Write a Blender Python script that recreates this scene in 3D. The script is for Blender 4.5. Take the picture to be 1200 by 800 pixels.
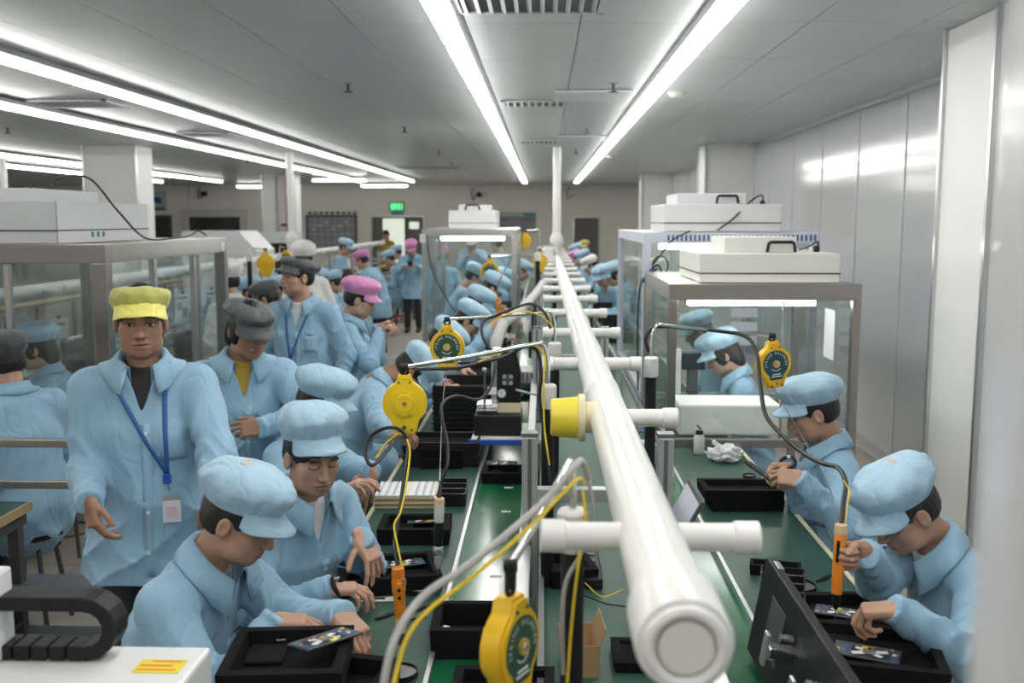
import bpy, bmesh, math, random
import numpy as np
from mathutils import Vector, Matrix, Euler
R = math.radians
random.seed(7)
SC = bpy.context.scene
COL = SC.collection
for o in list(bpy.data.objects):
    bpy.data.objects.remove(o)

# ---------------------------------------------------------------- camera
CAM_Z = 1.95
cam_d = bpy.data.cameras.new('camera')
cam = bpy.data.objects.new('camera', cam_d)
COL.objects.link(cam)
cam.location = (0, 0, CAM_Z)
cam.rotation_euler = (R(90 - 6.94), 0, R(1.82))
cam_d.sensor_width = 36
cam_d.lens = 35
cam_d.clip_start = 0.02
cam_d.dof.use_dof = True
cam_d.dof.focus_distance = 3.3
cam_d.dof.aperture_fstop = 3.2
SC.camera = cam

# ---------------------------------------------------------------- world, exposure
W = bpy.data.worlds.new('world')
SC.world = W
W.use_nodes = True
W.node_tree.nodes['Background'].inputs[0].default_value = (0.75, 0.85, 0.9, 1)
W.node_tree.nodes['Background'].inputs[1].default_value = 0.10
SC.view_settings.view_transform = 'Standard'
SC.view_settings.look = 'None'
SC.view_settings.gamma = 1
SC.view_settings.use_curve_mapping = False
SC.view_settings.exposure = 0.18
LAMP = 13.8          # strength of every fluorescent tube

# ---------------------------------------------------------------- pixel helper (a point of the photo at a known plane)
FPX = 35 / 36 * 1200
CM = Matrix.Translation(cam.location) @ cam.rotation_euler.to_matrix().to_4x4()
CF = (CM.to_3x3() @ Vector((0, 0, -1)))


def at(px, py, d=None, x=None, y=None, z=None):
    ray = CM.to_3x3() @ Vector(((px - 600) / FPX, (400 - py) / FPX, -1))
    if d is not None:
        t = d
    elif x is not None:
        t = x / ray.x
    elif y is not None:
        t = y / ray.y
    else:
        t = (z - CAM_Z) / ray.z
    return Vector(cam.location) + ray * t


# ---------------------------------------------------------------- materials
MATS = {}


def mat(name, col, rough=0.5, metal=0.0, var=0.06, scale=8.0, bump=0.0, bscale=60.0, emit=0.0, spec=0.5, sheen=0.0):
    if name in MATS:
        return MATS[name]
    m = bpy.data.materials.new(name)
    m.use_nodes = True
    nt = m.node_tree
    N, L = nt.nodes, nt.links
    b = N['Principled BSDF']
    b.inputs['Roughness'].default_value = rough
    b.inputs['Metallic'].default_value = metal
    b.inputs['Specular IOR Level'].default_value = spec
    if sheen:
        b.inputs['Sheen Weight'].default_value = sheen
    tc = N.new('ShaderNodeTexCoord')
    nz = N.new('ShaderNodeTexNoise')
    nz.inputs['Scale'].default_value = scale
    nz.inputs['Detail'].default_value = 4
    L.new(tc.outputs['Object'], nz.inputs['Vector'])
    mx = N.new('ShaderNodeMix')
    mx.data_type = 'RGBA'
    mx.inputs[6].default_value = (*[max(0, c * (1 - var)) for c in col], 1)
    mx.inputs[7].default_value = (*[min(1, c * (1 + var)) for c in col], 1)
    L.new(nz.outputs['Fac'], mx.inputs[0])
    L.new(mx.outputs[2], b.inputs['Base Color'])
    if bump:
        n2 = N.new('ShaderNodeTexNoise')
        n2.inputs['Scale'].default_value = bscale
        n2.inputs['Detail'].default_value = 3
        L.new(tc.outputs['Object'], n2.inputs['Vector'])
        bp = N.new('ShaderNodeBump')
        bp.inputs['Strength'].default_value = bump
        bp.inputs['Distance'].default_value = 0.01
        L.new(n2.outputs['Fac'], bp.inputs['Height'])
        L.new(bp.outputs['Normal'], b.inputs['Normal'])
    if emit:
        b.inputs['Emission Color'].default_value = (*col, 1)
        b.inputs['Emission Strength'].default_value = emit
    MATS[name] = m
    return m


def glass_mat(name, tint=(0.93, 0.97, 0.96), gl=0.10, dirt=0.05):
    m = bpy.data.materials.new(name)
    m.use_nodes = True
    nt = m.node_tree
    N, L = nt.nodes, nt.links
    for n in list(N):
        N.remove(n)
    out = N.new('ShaderNodeOutputMaterial')
    tr = N.new('ShaderNodeBsdfTransparent')
    tr.inputs[0].default_value = (*tint, 1)
    g = N.new('ShaderNodeBsdfGlossy')
    g.inputs['Roughness'].default_value = 0.03
    df = N.new('ShaderNodeBsdfDiffuse')
    df.inputs[0].default_value = (0.8, 0.82, 0.83, 1)
    lw = N.new('ShaderNodeLayerWeight')
    lw.inputs[0].default_value = 0.35
    mu = N.new('ShaderNodeMath')
    mu.operation = 'MULTIPLY_ADD'
    mu.inputs[1].default_value = 0.30
    mu.inputs[2].default_value = gl * 0.2
    L.new(lw.outputs['Fresnel'], mu.inputs[0])
    m1 = N.new('ShaderNodeMixShader')
    L.new(mu.outputs[0], m1.inputs[0])
    L.new(tr.outputs[0], m1.inputs[1])
    L.new(g.outputs[0], m1.inputs[2])
    nz = N.new('ShaderNodeTexNoise')
    nz.inputs['Scale'].default_value = 3
    nz.inputs['Detail'].default_value = 6
    tc = N.new('ShaderNodeTexCoord')
    L.new(tc.outputs['Object'], nz.inputs['Vector'])
    m2f = N.new('ShaderNodeMath')
    m2f.operation = 'MULTIPLY'
    m2f.inputs[1].default_value = dirt * 2
    L.new(nz.outputs['Fac'], m2f.inputs[0])
    m2 = N.new('ShaderNodeMixShader')
    L.new(m2f.outputs[0], m2.inputs[0])
    L.new(m1.outputs[0], m2.inputs[1])
    L.new(df.outputs[0], m2.inputs[2])
    L.new(m2.outputs[0], out.inputs[0])
    MATS[name] = m
    return m


mat('ceil_panel', (0.52, 0.545, 0.56), 0.33, 0.0, 0.03, 3, spec=0.7)
mat('ceil_back', (0.12, 0.125, 0.13), 0.8)
mat('wall_metal', (0.54, 0.55, 0.57), 0.13, 0.0, 0.03, 2, bump=0.03, bscale=2.2, spec=0.9)
mat('wall_white', (0.66, 0.655, 0.635), 0.55, 0, 0.02, 3)
mat('wall_far', (0.88, 0.85, 0.78), 0.6, 0, 0.03, 2)
mat('column', (0.80, 0.80, 0.79), 0.5, 0, 0.03, 3)
mat('floor_base', (0.18, 0.17, 0.15), 0.7)
mat('floor_tile', (0.42, 0.39, 0.335), 0.35, 0, 0.10, 14)
mat('trim_alu', (0.62, 0.63, 0.64), 0.3, 0.9, 0.04, 6)
mat('alu', (0.62, 0.63, 0.65), 0.34, 0.85, 0.05, 20)
mat('alu_dark', (0.20, 0.205, 0.21), 0.4, 0.6, 0.05, 20)
mat('steel', (0.42, 0.40, 0.37), 0.28, 0.95, 0.10, 9)
mat('steel_light', (0.66, 0.65, 0.62), 0.25, 0.9, 0.06, 9)
mat('chrome', (0.75, 0.76, 0.77), 0.12, 1.0, 0.02, 9)
mat('foam_white', (0.90, 0.90, 0.89), 0.7)
mat('led_green', (0.02, 0.22, 0.14), 0.4)
mat('pvc', (0.76, 0.757, 0.735), 0.30, 0, 0.02, 6, spec=0.6)
mat('pvc_inner', (0.72, 0.71, 0.67), 0.45, 0, 0.03, 6)
mat('pvc_yellow', (0.80, 0.66, 0.05), 0.35, 0, 0.05, 6)
mat('pvc_cream', (0.78, 0.70, 0.46), 0.4, 0, 0.05, 6)
mat('mat_green', (0.026, 0.076, 0.058), 0.40, 0, 0.30, 7, bump=0.05, bscale=40, spec=0.35)
mat('belt_green', (0.010, 0.115, 0.048), 0.16, 0, 0.18, 5, spec=0.6)
mat('shelf_green', (0.026, 0.085, 0.060), 0.45, 0, 0.2, 7, spec=0.3)
mat('black', (0.010, 0.010, 0.0115), 0.5, 0, 0.15, 20, spec=0.35)
mat('foam', (0.009, 0.009, 0.0105), 0.9, 0, 0.35, 90, bump=0.25, bscale=300, spec=0.15)
mat('black_gloss', (0.013, 0.013, 0.015), 0.22, 0, 0.05, 9)
mat('rubber', (0.012, 0.012, 0.012), 0.4, 0, 0.2, 30)
mat('white_paint', (0.78, 0.79, 0.80), 0.42, 0, 0.03, 9)
mat('white_cream', (0.74, 0.735, 0.69), 0.42, 0, 0.03, 9)
mat('white_speck', (0.64, 0.65, 0.67), 0.5, 0, 0.12, 160)
mat('grey_paint', (0.36, 0.37, 0.38), 0.5, 0, 0.06, 9)
mat('dark_grey', (0.07, 0.072, 0.076), 0.5, 0, 0.1, 9)
mat('paper', (0.78, 0.79, 0.82), 0.7, 0, 0.03, 20)
mat('paper_pink', (0.75, 0.55, 0.60), 0.7, 0, 0.05, 20)
mat('card', (0.42, 0.27, 0.14), 0.8, 0, 0.12, 12)
mat('yellow', (0.80, 0.49, 0.018), 0.32, 0, 0.04, 12)
mat('yellow_lemon', (0.86, 0.62, 0.02), 0.32, 0, 0.04, 12)
mat('yellow_sticker', (0.85, 0.68, 0.05), 0.5, 0, 0.04, 12)
mat('plate_green', (0.018, 0.085, 0.045), 0.4, 0, 0.1, 12)
mat('plate_blue', (0.012, 0.075, 0.10), 0.4, 0, 0.1, 12)
mat('orange', (0.78, 0.25, 0.02), 0.38, 0, 0.06, 12)
mat('amber', (0.72, 0.52, 0.30), 0.3, 0, 0.08, 12)
mat('clear_plastic', (0.62, 0.62, 0.58), 0.2, 0, 0.08, 12)
mat('blue_plastic', (0.02, 0.09, 0.45), 0.35, 0, 0.06, 12)
mat('red', (0.42, 0.02, 0.02), 0.4, 0, 0.06, 12)
mat('screen_dark', (0.012, 0.014, 0.016), 0.1, 0, 0.05, 3)
mat('pcb_blue', (0.05, 0.09, 0.16), 0.3, 0, 0.4, 90)
mat('pcb_dark', (0.02, 0.022, 0.028), 0.3, 0, 0.5, 120)
mat('silver_part', (0.65, 0.66, 0.67), 0.25, 0.8, 0.1, 60)
mat('gold_part', (0.72, 0.52, 0.16), 0.35, 0.6, 0.1, 60)
mat('copper_part', (0.50, 0.22, 0.10), 0.4, 0.4, 0.1, 60)
mat('tube_light', (1.0, 0.99, 0.95), 0.5, 0, 0, 1, emit=LAMP)
mat('lamp_white', (0.82, 0.83, 0.83), 0.4)
mat('hose', (0.36, 0.355, 0.34), 0.5, 0, 0.06, 20)
mat('hose_light', (0.48, 0.475, 0.455), 0.5, 0, 0.06, 20)
mat('cable_grey', (0.30, 0.30, 0.29), 0.45, 0, 0.06, 20)
mat('cable_yellow', (0.72, 0.52, 0.02), 0.45, 0, 0.06, 20)
mat('exit_green', (0.05, 0.65, 0.20), 0.5, emit=1.5)
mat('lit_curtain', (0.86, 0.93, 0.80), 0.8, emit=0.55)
mat('poster_teal', (0.16, 0.30, 0.33), 0.5)
mat('poster_pale', (0.42, 0.55, 0.60), 0.5)
mat('poster_blue', (0.02, 0.08, 0.24), 0.5)
mat('wood', (0.45, 0.33, 0.18), 0.5, 0, 0.15, 12)
mat('bubble', (0.74, 0.75, 0.76), 0.35, 0, 0.08, 12, bump=0.4, bscale=60)
mat('board_grey', (0.30, 0.29, 0.32), 0.5, 0, 0.1, 3)
mat('mesh_grey', (0.22, 0.22, 0.22), 0.5, 0.3, 0.5, 400)
mat('beige_dark', (0.16, 0.15, 0.13), 0.6)
mat('pale_lavender', (0.60, 0.62, 0.72), 0.5, 0, 0.04, 9)
glass_mat('glass', (0.96, 0.985, 0.98), gl=0.14, dirt=0.015)
glass_mat('glass_dirty', (0.90, 0.95, 0.95), gl=0.25, dirt=0.14)


def M(n):
    return MATS[n] if isinstance(n, str) else n


# ---------------------------------------------------------------- mesh helpers
class MB:
    """collects shapes for one mesh object"""

    def __init__(s):
        s.v = []
        s.f = []

    def add(s, vs, fs):
        n = len(s.v)
        s.v += [tuple(v) for v in vs]
        s.f += [tuple(i + n for i in f) for f in fs]
        return s

    def box(s, c, d, rot=None, ch=0.0):
        """box of full size d at centre c; ch = chamfer"""
        hx, hy, hz = d[0] / 2, d[1] / 2, d[2] / 2
        ch = min(ch, hx * .9, hy * .9, hz * .9)
        if ch <= 0:
            vs = [Vector((x, y, z)) for x in (-hx, hx) for y in (-hy, hy) for z in (-hz, hz)]
            fs = [(0, 1, 3, 2), (4, 6, 7, 5), (0, 4, 5, 1), (2, 3, 7, 6), (0, 2, 6, 4), (1, 5, 7, 3)]
        else:
            bm = bmesh.new()
            bmesh.ops.create_cube(bm, size=1)
            for v in bm.verts:
                v.co = Vector((v.co.x * 2 * hx, v.co.y * 2 * hy, v.co.z * 2 * hz))
            bmesh.ops.bevel(bm, geom=list(bm.edges), offset=ch, segments=2, affect='EDGES', profile=0.5)
            bm.verts.index_update()
            vs = [v.co.copy() for v in bm.verts]
            fs = [[v.index for v in f.verts] for f in bm.faces]
            bm.free()
        m = rot if rot is not None else Matrix.Identity(3)
        if isinstance(m, (int, float)):
            m = Matrix.Rotation(m, 3, 'Z')
        c = Vector(c)
        return s.add([m @ v + c for v in vs], fs)

    def b2(s, x0, x1, y0, y1, z0, z1, ch=0.0):
        return s.box(((x0 + x1) / 2, (y0 + y1) / 2, (z0 + z1) / 2), (abs(x1 - x0), abs(y1 - y0), abs(z1 - z0)), None, ch)

    def tube(s, pts, r, n=10, caps=True):
        pts = [Vector(p) for p in pts]
        rs = r if isinstance(r, (list, tuple)) else [r] * len(pts)
        vs, fs = [], []
        t0 = (pts[1] - pts[0]).normalized()
        a = Vector((0, 0, 1)) if abs(t0.z) < .9 else Vector((1, 0, 0))
        u = t0.cross(a).normalized()
        for i, p in enumerate(pts):
            if i == 0:
                t = t0
            elif i == len(pts) - 1:
                t = (pts[i] - pts[i - 1]).normalized()
            else:
                t = ((pts[i + 1] - pts[i]).normalized() + (pts[i] - pts[i - 1]).normalized())
                t = t.normalized() if t.length > 1e-6 else t0
            u = (u - t * u.dot(t))
            u = u.normalized() if u.length > 1e-6 else t.orthogonal().normalized()
            w = t.cross(u)
            for k in range(n):
                an = 2 * math.pi * k / n
                vs.append(p + (u * math.cos(an) + w * math.sin(an)) * rs[i])
        for i in range(len(pts) - 1):
            for k in range(n):
                k2 = (k + 1) % n
                fs.append((i * n + k, i * n + k2, (i + 1) * n + k2, (i + 1) * n + k))
        if caps:
            fs.append(tuple(range(n))[::-1])
            fs.append(tuple((len(pts) - 1) * n + k for k in range(n)))
        return s.add(vs, fs)

    def lathe(s, prof, c=(0, 0, 0), axis='Z', n=20, rot=None):
        """prof: list of (r, h) along axis; closed with caps where r>0"""
        vs, fs = [], []
        for r, h in prof:
            for k in range(n):
                an = 2 * math.pi * k / n
                x, y = r * math.cos(an), r * math.sin(an)
                vs.append(Vector((x, y, h)) if axis == 'Z' else (Vector((h, x, y)) if axis == 'X' else Vector((y, h, x))))
        for i in range(len(prof) - 1):
            for k in range(n):
                k2 = (k + 1) % n
                fs.append((i * n + k, i * n + k2, (i + 1) * n + k2, (i + 1) * n + k))
        fs.append(tuple(range(n))[::-1])
        fs.append(tuple((len(prof) - 1) * n + k for k in range(n)))
        m = rot if rot is not None else Matrix.Identity(3)
        return s.add([m @ v + Vector(c) for v in vs], fs)

    def prism(s, poly, h0, h1, fn):
        """poly 2d points extruded h0..h1; fn(u,v,h)->point"""
        n = len(poly)
        vs = [fn(u, v, h0) for u, v in poly] + [fn(u, v, h1) for u, v in poly]
        fs = [tuple(range(n))[::-1], tuple(range(n, 2 * n))]
        for k in range(n):
            k2 = (k + 1) % n
            fs.append((k, k2, n + k2, n + k))
        return s.add(vs, fs)

    def mesh(s, name, smooth=False):
        me = bpy.data.meshes.new(name)
        me.from_pydata(s.v, [], s.f)
        bm = bmesh.new()
        bm.from_mesh(me)
        bmesh.ops.recalc_face_normals(bm, faces=list(bm.faces))
        bm.to_mesh(me)
        bm.free()
        if smooth:
            me.polygons.foreach_set('use_smooth', [True] * len(me.polygons))
            if smooth != 'all':
                me.set_sharp_from_angle(angle=R(38))
        me.update()
        return me

    def build(s, name, material, parent=None, smooth=False):
        me = s.mesh(name, smooth)
        me.materials.append(M(material))
        return link(name, me, parent)


def link(name, me, parent=None):
    o = bpy.data.objects.new(name, me)
    COL.objects.link(o)
    if parent is not None:
        o.parent = parent
    return o


def tag(o, label=None, cat=None, group=None, kind=None):
    if label:
        o['label'] = label
    if cat:
        o['category'] = cat
    if group:
        o['group'] = group
    if kind:
        o['kind'] = kind
    return o


def thing(name, label, cat, loc=(0, 0, 0), rz=0, group=None, rot=None):
    o = bpy.data.objects.new(name, None)
    o.empty_display_size = 0.05
    COL.objects.link(o)
    o.location = loc
    o.rotation_euler = rot if rot is not None else (0, 0, rz)
    return tag(o, label, cat, group)


def copy_tree(o, parent=None):
    c = o.copy()
    COL.objects.link(c)
    c.parent = parent
    for ch in list(o.children):
        copy_tree(ch, c)
    return c


def clone(o, loc, rz=None, label=None, group=None, rot=None):
    c = copy_tree(o)
    c.location = loc
    if rz is not None:
        c.rotation_euler = (0, 0, rz)
    if rot is not None:
        c.rotation_euler = rot
    if label:
        c['label'] = label
    if group:
        c['group'] = group
    return c


def spline(pts, n=8):
    """Catmull-Rom through the points"""
    P = [Vector(p) for p in pts]
    P = [P[0] * 2 - P[1]] + P + [P[-1] * 2 - P[-2]]
    out = []
    for i in range(1, len(P) - 2):
        for k in range(n):
            t = k / n
            a, b, c, d = P[i - 1], P[i], P[i + 1], P[i + 2]
            out.append(0.5 * ((2 * b) + (c - a) * t + (2 * a - 5 * b + 4 * c - d) * t * t + (3 * b - a - 3 * c + d) * t ** 3))
    out.append(P[-2])
    return out


def struct(name, mb, material, parent=None, smooth=False):
    o = mb.build(name, material, parent, smooth)
    if parent is None:
        o['kind'] = 'structure'
    return o


def text(body, size, name, material, parent, mtx, extrude=0.0004, align='CENTER'):
    cu = bpy.data.curves.new(name, 'FONT')
    cu.body = body
    cu.size = size
    cu.align_x = align
    cu.align_y = 'CENTER'
    cu.extrude = extrude
    cu.resolution_u = 2
    tmp = bpy.data.objects.new('tmp', cu)
    COL.objects.link(tmp)
    dg = bpy.context.evaluated_depsgraph_get()
    me = bpy.data.meshes.new_from_object(tmp.evaluated_get(dg))
    bpy.data.objects.remove(tmp)
    me.materials.clear()
    me.materials.append(M(material))
    o = link(name, me, parent)
    o.matrix_local = mtx
    return o
# ================================================================ ROOM SHELL
CEIL = 2.95
YF = 28.6       # far wall
XL = -15.0
XR = 2.76
Y0 = -3.0
CX = 0.165      # middle of the main line

fl = struct('floor', MB().b2(XL, XR + .3, Y0, YF, -.06, -.012), 'floor_base')
tile = MB().box((0, 0, -.006), (.594, .594, .012)).mesh('floor_tile')
tile.materials.append(M('floor_tile'))
tiles = []
nx, ny = int((XR - XL) / .6) + 1, int((YF - Y0) / .6)
near, rest = [], MB()
for i in range(nx):
    for j in range(ny):
        x, y = XR - .3 - i * .6, Y0 + .3 + j * .6
        if -5.2 < x < -.9 and 3.0 < y < 20 or (1.0 < x and 3.0 < y < 9):
            near.append((abs(y) + abs(x) * .3, x, y))
        else:
            rest.box((x, y, -.006), (.594, .594, .012))
near.sort()
for k, (_, x, y) in enumerate(near):
    if k < 295:
        o = link('floor_tile', tile, fl)
        o.location = (x, y, 0)
    else:
        rest.box((x, y, -.006), (.594, .594, .012))
tag(rest.build('floor_tiling', 'floor_tile', fl), kind='stuff')

# ceiling: metal panels under a dark plenum
ce = struct('ceiling', MB().b2(XL, XR + .45, Y0, YF, CEIL + .008, CEIL + .05), 'ceil_back')
PW, PL = .58, 1.16
pan = MB().box((0, 0, 0), (PW - .005, PL - .006, .012)).mesh('ceiling_panel')
pan.materials.append(M('ceil_panel'))
near, rest = [], MB()
for i in range(-27, 6):
    x0 = .18 + i * PW
    for j in range(int((YF - Y0) / PL) + 1):
        y = Y0 + PL * (j + .5) + .1
        x = x0 + PW / 2
        if y + PL / 2 > YF or x + PW / 2 > XR + .4 or x - PW / 2 < XL:
            continue
        vis = y > 3.6 and -.56 * y - .8 < x
        near.append((y if vis else 900 + y, x, y))
near.sort()
for k, (s_, x, y) in enumerate(near):
    if k < 295 and s_ < 900:
        o = link('ceiling_panel', pan, ce)
        o.location = (x, y, CEIL)
    else:
        rest.box((x, y, CEIL), (PW - .005, PL - .006, .012))
tag(rest.build('ceiling_panelling', 'ceil_panel', ce), kind='stuff')

# right wall: glossy metal sheets with raised joints
wr = struct('wall_right', MB().b2(XR + .004, XR + .16, 4.8, YF, 0, CEIL - .007), 'wall_metal')
sheet = MB().box((0, 0, 0), (.008, 1.142, 2.80)).mesh('wall_panel')
sheet.materials.append(M('wall_metal'))
for j in range(20):
    o = link('wall_panel', sheet, wr)
    o.location = (XR, 5.5 + 1.15 * (j + .5), 1.49)
for j in range(20):
    MB().b2(XR - .012, XR, 5.5 + 1.15 * j - .012, 5.5 + 1.15 * j + .012, .09, 2.89).build('joint_strip', 'wall_metal', wr)
wn = struct('wall_right_near', MB().b2(2.128, XR + .16, Y0, 4.84, 0, CEIL - .007), 'wall_metal')
sheet2 = MB().box((0, 0, 0), (.008, 1.14, 2.80)).mesh('wall_panel')
sheet2.materials.append(M('wall_metal'))
for j in range(6):
    o = link('wall_panel', sheet2, wn)
    o.location = (2.124, 4.78 - 1.15 * (j + .5), 1.49)
struct('baseboard_right', MB().b2(XR - .02, XR, 5.5, YF, 0, .085), 'wall_white')
struct('trim_1', MB().b2(XR - .03, XR, 5.5, YF, CEIL - .045, CEIL - .007), 'trim_alu')

# columns
def column(name, x0, x1, y0, y1):
    o = struct(name, MB().b2(x0, x1, y0, y1, 0, CEIL - .007, .012), 'column')
    for (x, y) in ((x0 - .004, y0 - .004), (x1 + .004, y0 - .004), (x0 - .004, y1 + .004)):
        MB().b2(x - .014, x + .014, y - .014, y + .014, 0, CEIL - .007).build('corner_trim', 'trim_alu', o)
    return o
for k, y in enumerate((4.86, 13.3, 21.8)):
    column('wall_column_right_%d' % (k + 1), 2.12, XR, y, y + .6)
for k, y in enumerate((13.3, 21.8)):
    column('wall_column_left_%d' % (k + 1), -6.15, -5.45, y, y + .6)
for k, y in enumerate((4.86, 13.3, 21.8)):
    column('wall_column_far_left_%d' % (k + 1), -14.7, -14.0, y, y + .6)

# far wall of joined panels
wf = struct('wall_far', MB().b2(XL, XR + .16, YF + .004, YF + .16, 0, CEIL + .05), 'wall_far')
for i in range(15):
    x1 = XR - 1.18 * i
    MB().b2(x1 - 1.172, x1, YF - .012, YF + .004, 0, CEIL - .007).build('wall_panel', 'wall_far', wf)
struct('wall_left', MB().b2(XL - .16, XL, Y0, YF, 0, CEIL + .05), 'wall_white')
struct('wall_back', MB().b2(XL, 2.128, Y0 - .16, Y0, 0, CEIL + .05), 'wall_white')


def wallrect(px0, py0, px1, py1, off=.02):
    a, b = at(px0, py0, y=YF - off), at(px1, py1, y=YF - off)
    return a.x, b.x, b.z, a.z


def framed(name, px, fr, frm, fill, kind=True, mull=0):
    x0, x1, z0, z1 = wallrect(*px)
    y = YF - .014
    o = struct(name, MB().b2(x0, x1, y - .03, y, z0, z1), fill)
    m = MB()
    m.b2(x0 - fr, x0, y - .06, y, z0 - fr, z1 + fr).b2(x1, x1 + fr, y - .06, y, z0 - fr, z1 + fr)
    m.b2(x0, x1, y - .06, y, z1, z1 + fr).b2(x0, x1, y - .06, y, z0 - fr, z0)
    m.build('frame', frm, o)
    for k in range(mull):
        xx = x0 + (x1 - x0) * (k + 1) / (mull + 1)
        MB().b2(xx - .03, xx + .03, y - .05, y, z0, z1).build('mullion', frm, o)
    return o
framed('window_1', (222, 254, 283, 300), .22, 'wall_white', 'screen_dark')
framed('window_2', (178, 254, 201, 300), .05, 'dark_grey', 'screen_dark')
# exit door with a lit curtain behind the opening
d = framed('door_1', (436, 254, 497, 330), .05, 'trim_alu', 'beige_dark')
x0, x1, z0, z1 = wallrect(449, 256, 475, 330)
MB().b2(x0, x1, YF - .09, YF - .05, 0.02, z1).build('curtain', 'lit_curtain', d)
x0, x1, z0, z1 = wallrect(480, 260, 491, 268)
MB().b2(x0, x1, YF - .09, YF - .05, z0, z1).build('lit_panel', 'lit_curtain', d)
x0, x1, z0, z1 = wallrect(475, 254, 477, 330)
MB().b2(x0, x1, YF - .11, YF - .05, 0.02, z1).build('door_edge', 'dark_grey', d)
d = framed('door_2', (673, 255, 701, 330), .04, 'trim_alu', 'beige_dark')
x0, x1, z0, z1 = wallrect(651, 265, 661, 282)
MB().b2(x0, x1, YF - .05, YF - .02, z0, z1).build('notice', 'paper', d)

# wall furniture
def wallbox(name, px, label, cat, material, dep=.03):
    x0, x1, z0, z1 = wallrect(*px)
    o = thing(name, label, cat, ((x0 + x1) / 2, YF - .016, z0))
    MB().b2(-(x1 - x0) / 2, (x1 - x0) / 2, -dep, 0, 0, z1 - z0).build('panel', material, o)
    return o, (x1 - x0), (z1 - z0), dep
o, w, h, dp = wallbox('exit_sign', (457, 237, 474, 247), 'green lit exit sign on the far wall above the doorway', 'sign', 'dark_grey', .08)
MB().b2(-w / 2 + .03, w / 2 - .03, -dp - .01, -dp, .03, h - .03).build('lit_face', 'exit_green', o)
m = MB()      # running figure pictogram and door
m.b2(-.02, .02, -dp - .014, -dp - .01, h * .3, h * .62).b2(-.06, -.01, -dp - .014, -dp - .01, h * .2, h * .3)
m.b2(.01, .06, -dp - .014, -dp - .01, h * .22, h * .34).b2(-.015, .02, -dp - .014, -dp - .01, h * .66, h * .8).b2(.09, .15, -dp - .014, -dp - .01, h * .2, h * .8)
m.build('pictogram', 'white_paint', o)
o, w, h, dp = wallbox('door_plate', (459, 248, 473, 253), 'small teal name plate between exit sign and doorway', 'sign', 'poster_teal')
o, w, h, dp = wallbox('wall_poster', (177, 225, 195, 247), 'pale blue poster with navy emblem on the far wall beside the column', 'poster', 'poster_pale')
m = MB()
m.b2(-w * .35, w * .0, -dp - .004, -dp, h * .42, h * .75).b2(w * .02, w * .2, -dp - .004, -dp, h * .40, h * .70)
m.build('emblem', 'poster_blue', o)
MB().b2(-w * .5, w * .45, -dp - .004, -dp, h * .05, h * .16).build('footer_strip', 'poster_blue', o)
o, w, h, dp = wallbox('wall_poster', (585, 249, 628, 272), 'grey notice poster with teal header on the far wall above the glass booth', 'poster', 'board_grey')
MB().b2(-w * .5, w * .5, -dp - .004, -dp, h * .78, h).build('header_strip', 'poster_teal', o)
for k in range(7):
    MB().b2(-w * .46 + k * w * .09, -w * .40 + k * w * .09, -dp - .008, -dp - .004, h * .83, h * .94).build('header_character', 'white_paint', o)
MB().b2(-w * .47, -w * .22, -dp - .004, -dp, h * .62, h * .67).build('text_line', 'dark_grey', o)
MB().b2(w * .1, w * .4, -dp - .004, -dp, h * .62, h * .67).build('text_line', 'dark_grey', o)
o, w, h, dp = wallbox('schedule_board', (361, 254, 417, 294), 'grey gridded schedule board with dark frame on the far wall', 'board', 'board_grey', .04)
m = MB()
m.b2(-w / 2 - .03, w / 2 + .03, -dp - .02, 0, h, h + .05).b2(-w / 2 - .03, w / 2 + .03, -dp - .02, 0, -.05, 0).b2(-w / 2 - .05, -w / 2, -dp - .02, 0, -.05, h + .05).b2(w / 2, w / 2 + .05, -dp - .02, 0, -.05, h + .05)
m.build('frame', 'dark_grey', o)
for k in range(1, 7):
    MB().b2(-w / 2 + w * k / 7 - .006, -w / 2 + w * k / 7 + .006, -dp - .004, -dp, 0, h).build('grid_line', 'pale_lavender', o)
for k in range(1, 4):
    MB().b2(-w / 2, w / 2, -dp - .004, -dp, h * k / 4 - .006, h * k / 4 + .006).build('grid_line', 'pale_lavender', o)
for k in range(6):
    MB().b2(-w * .42 + k * w * .14, -w * .36 + k * w * .14, -dp - .006, -dp, h * (.62 + .1 * (k % 3)), h * (.66 + .1 * (k % 3))).build('entry_mark', 'paper', o)
for k in range(9):
    x0, x1, z0, z1 = wallrect(362 + k * 6.6, 247, 364.5 + k * 6.6, 249.5)
    tag(MB().lathe([(.04, 0), (.04, .05)], ((x0 + x1) / 2, YF - .07, z0), 'Y', 10).build('coat_hook', 'dark_grey'), 'small dark hook in the row above the schedule board', 'hook', 'hooks above the schedule board')

# security cameras on the far wall
for (px, py, lab) in ((562, 229, 'dark security camera on the far wall above the glass booth'), (242, 228, 'dark security camera on the far wall above the framed window'), (674, 228, 'pale security camera high on the far wall beside the pipe riser')):
    p = at(px, py, y=YF - .02)
    o = thing('security_camera', lab, 'camera', p)
    MB().lathe([(.07, -.06), (.07, 0)], (0, 0, 0), 'Y', 12).build('wall_plate', 'white_paint', o)
    MB().tube([(0, -.05, 0), (0, -.14, .02)], .025, 8).build('arm', 'dark_grey', o)
    MB().lathe([(.05, -.34), (.07, -.32), (.07, -.12), (.05, -.1)], (0, 0, .02), 'Y', 12).build('camera_body', 'white_paint' if 'pale' in lab else 'black', o)
    MB().tube(spline([(-.07, -.02, 0), (-.2, -.03, -.1), (-.22, -.03, .12), (-.16, -.03, .2)]), .012, 6).build('cable', 'black', o)

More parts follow.
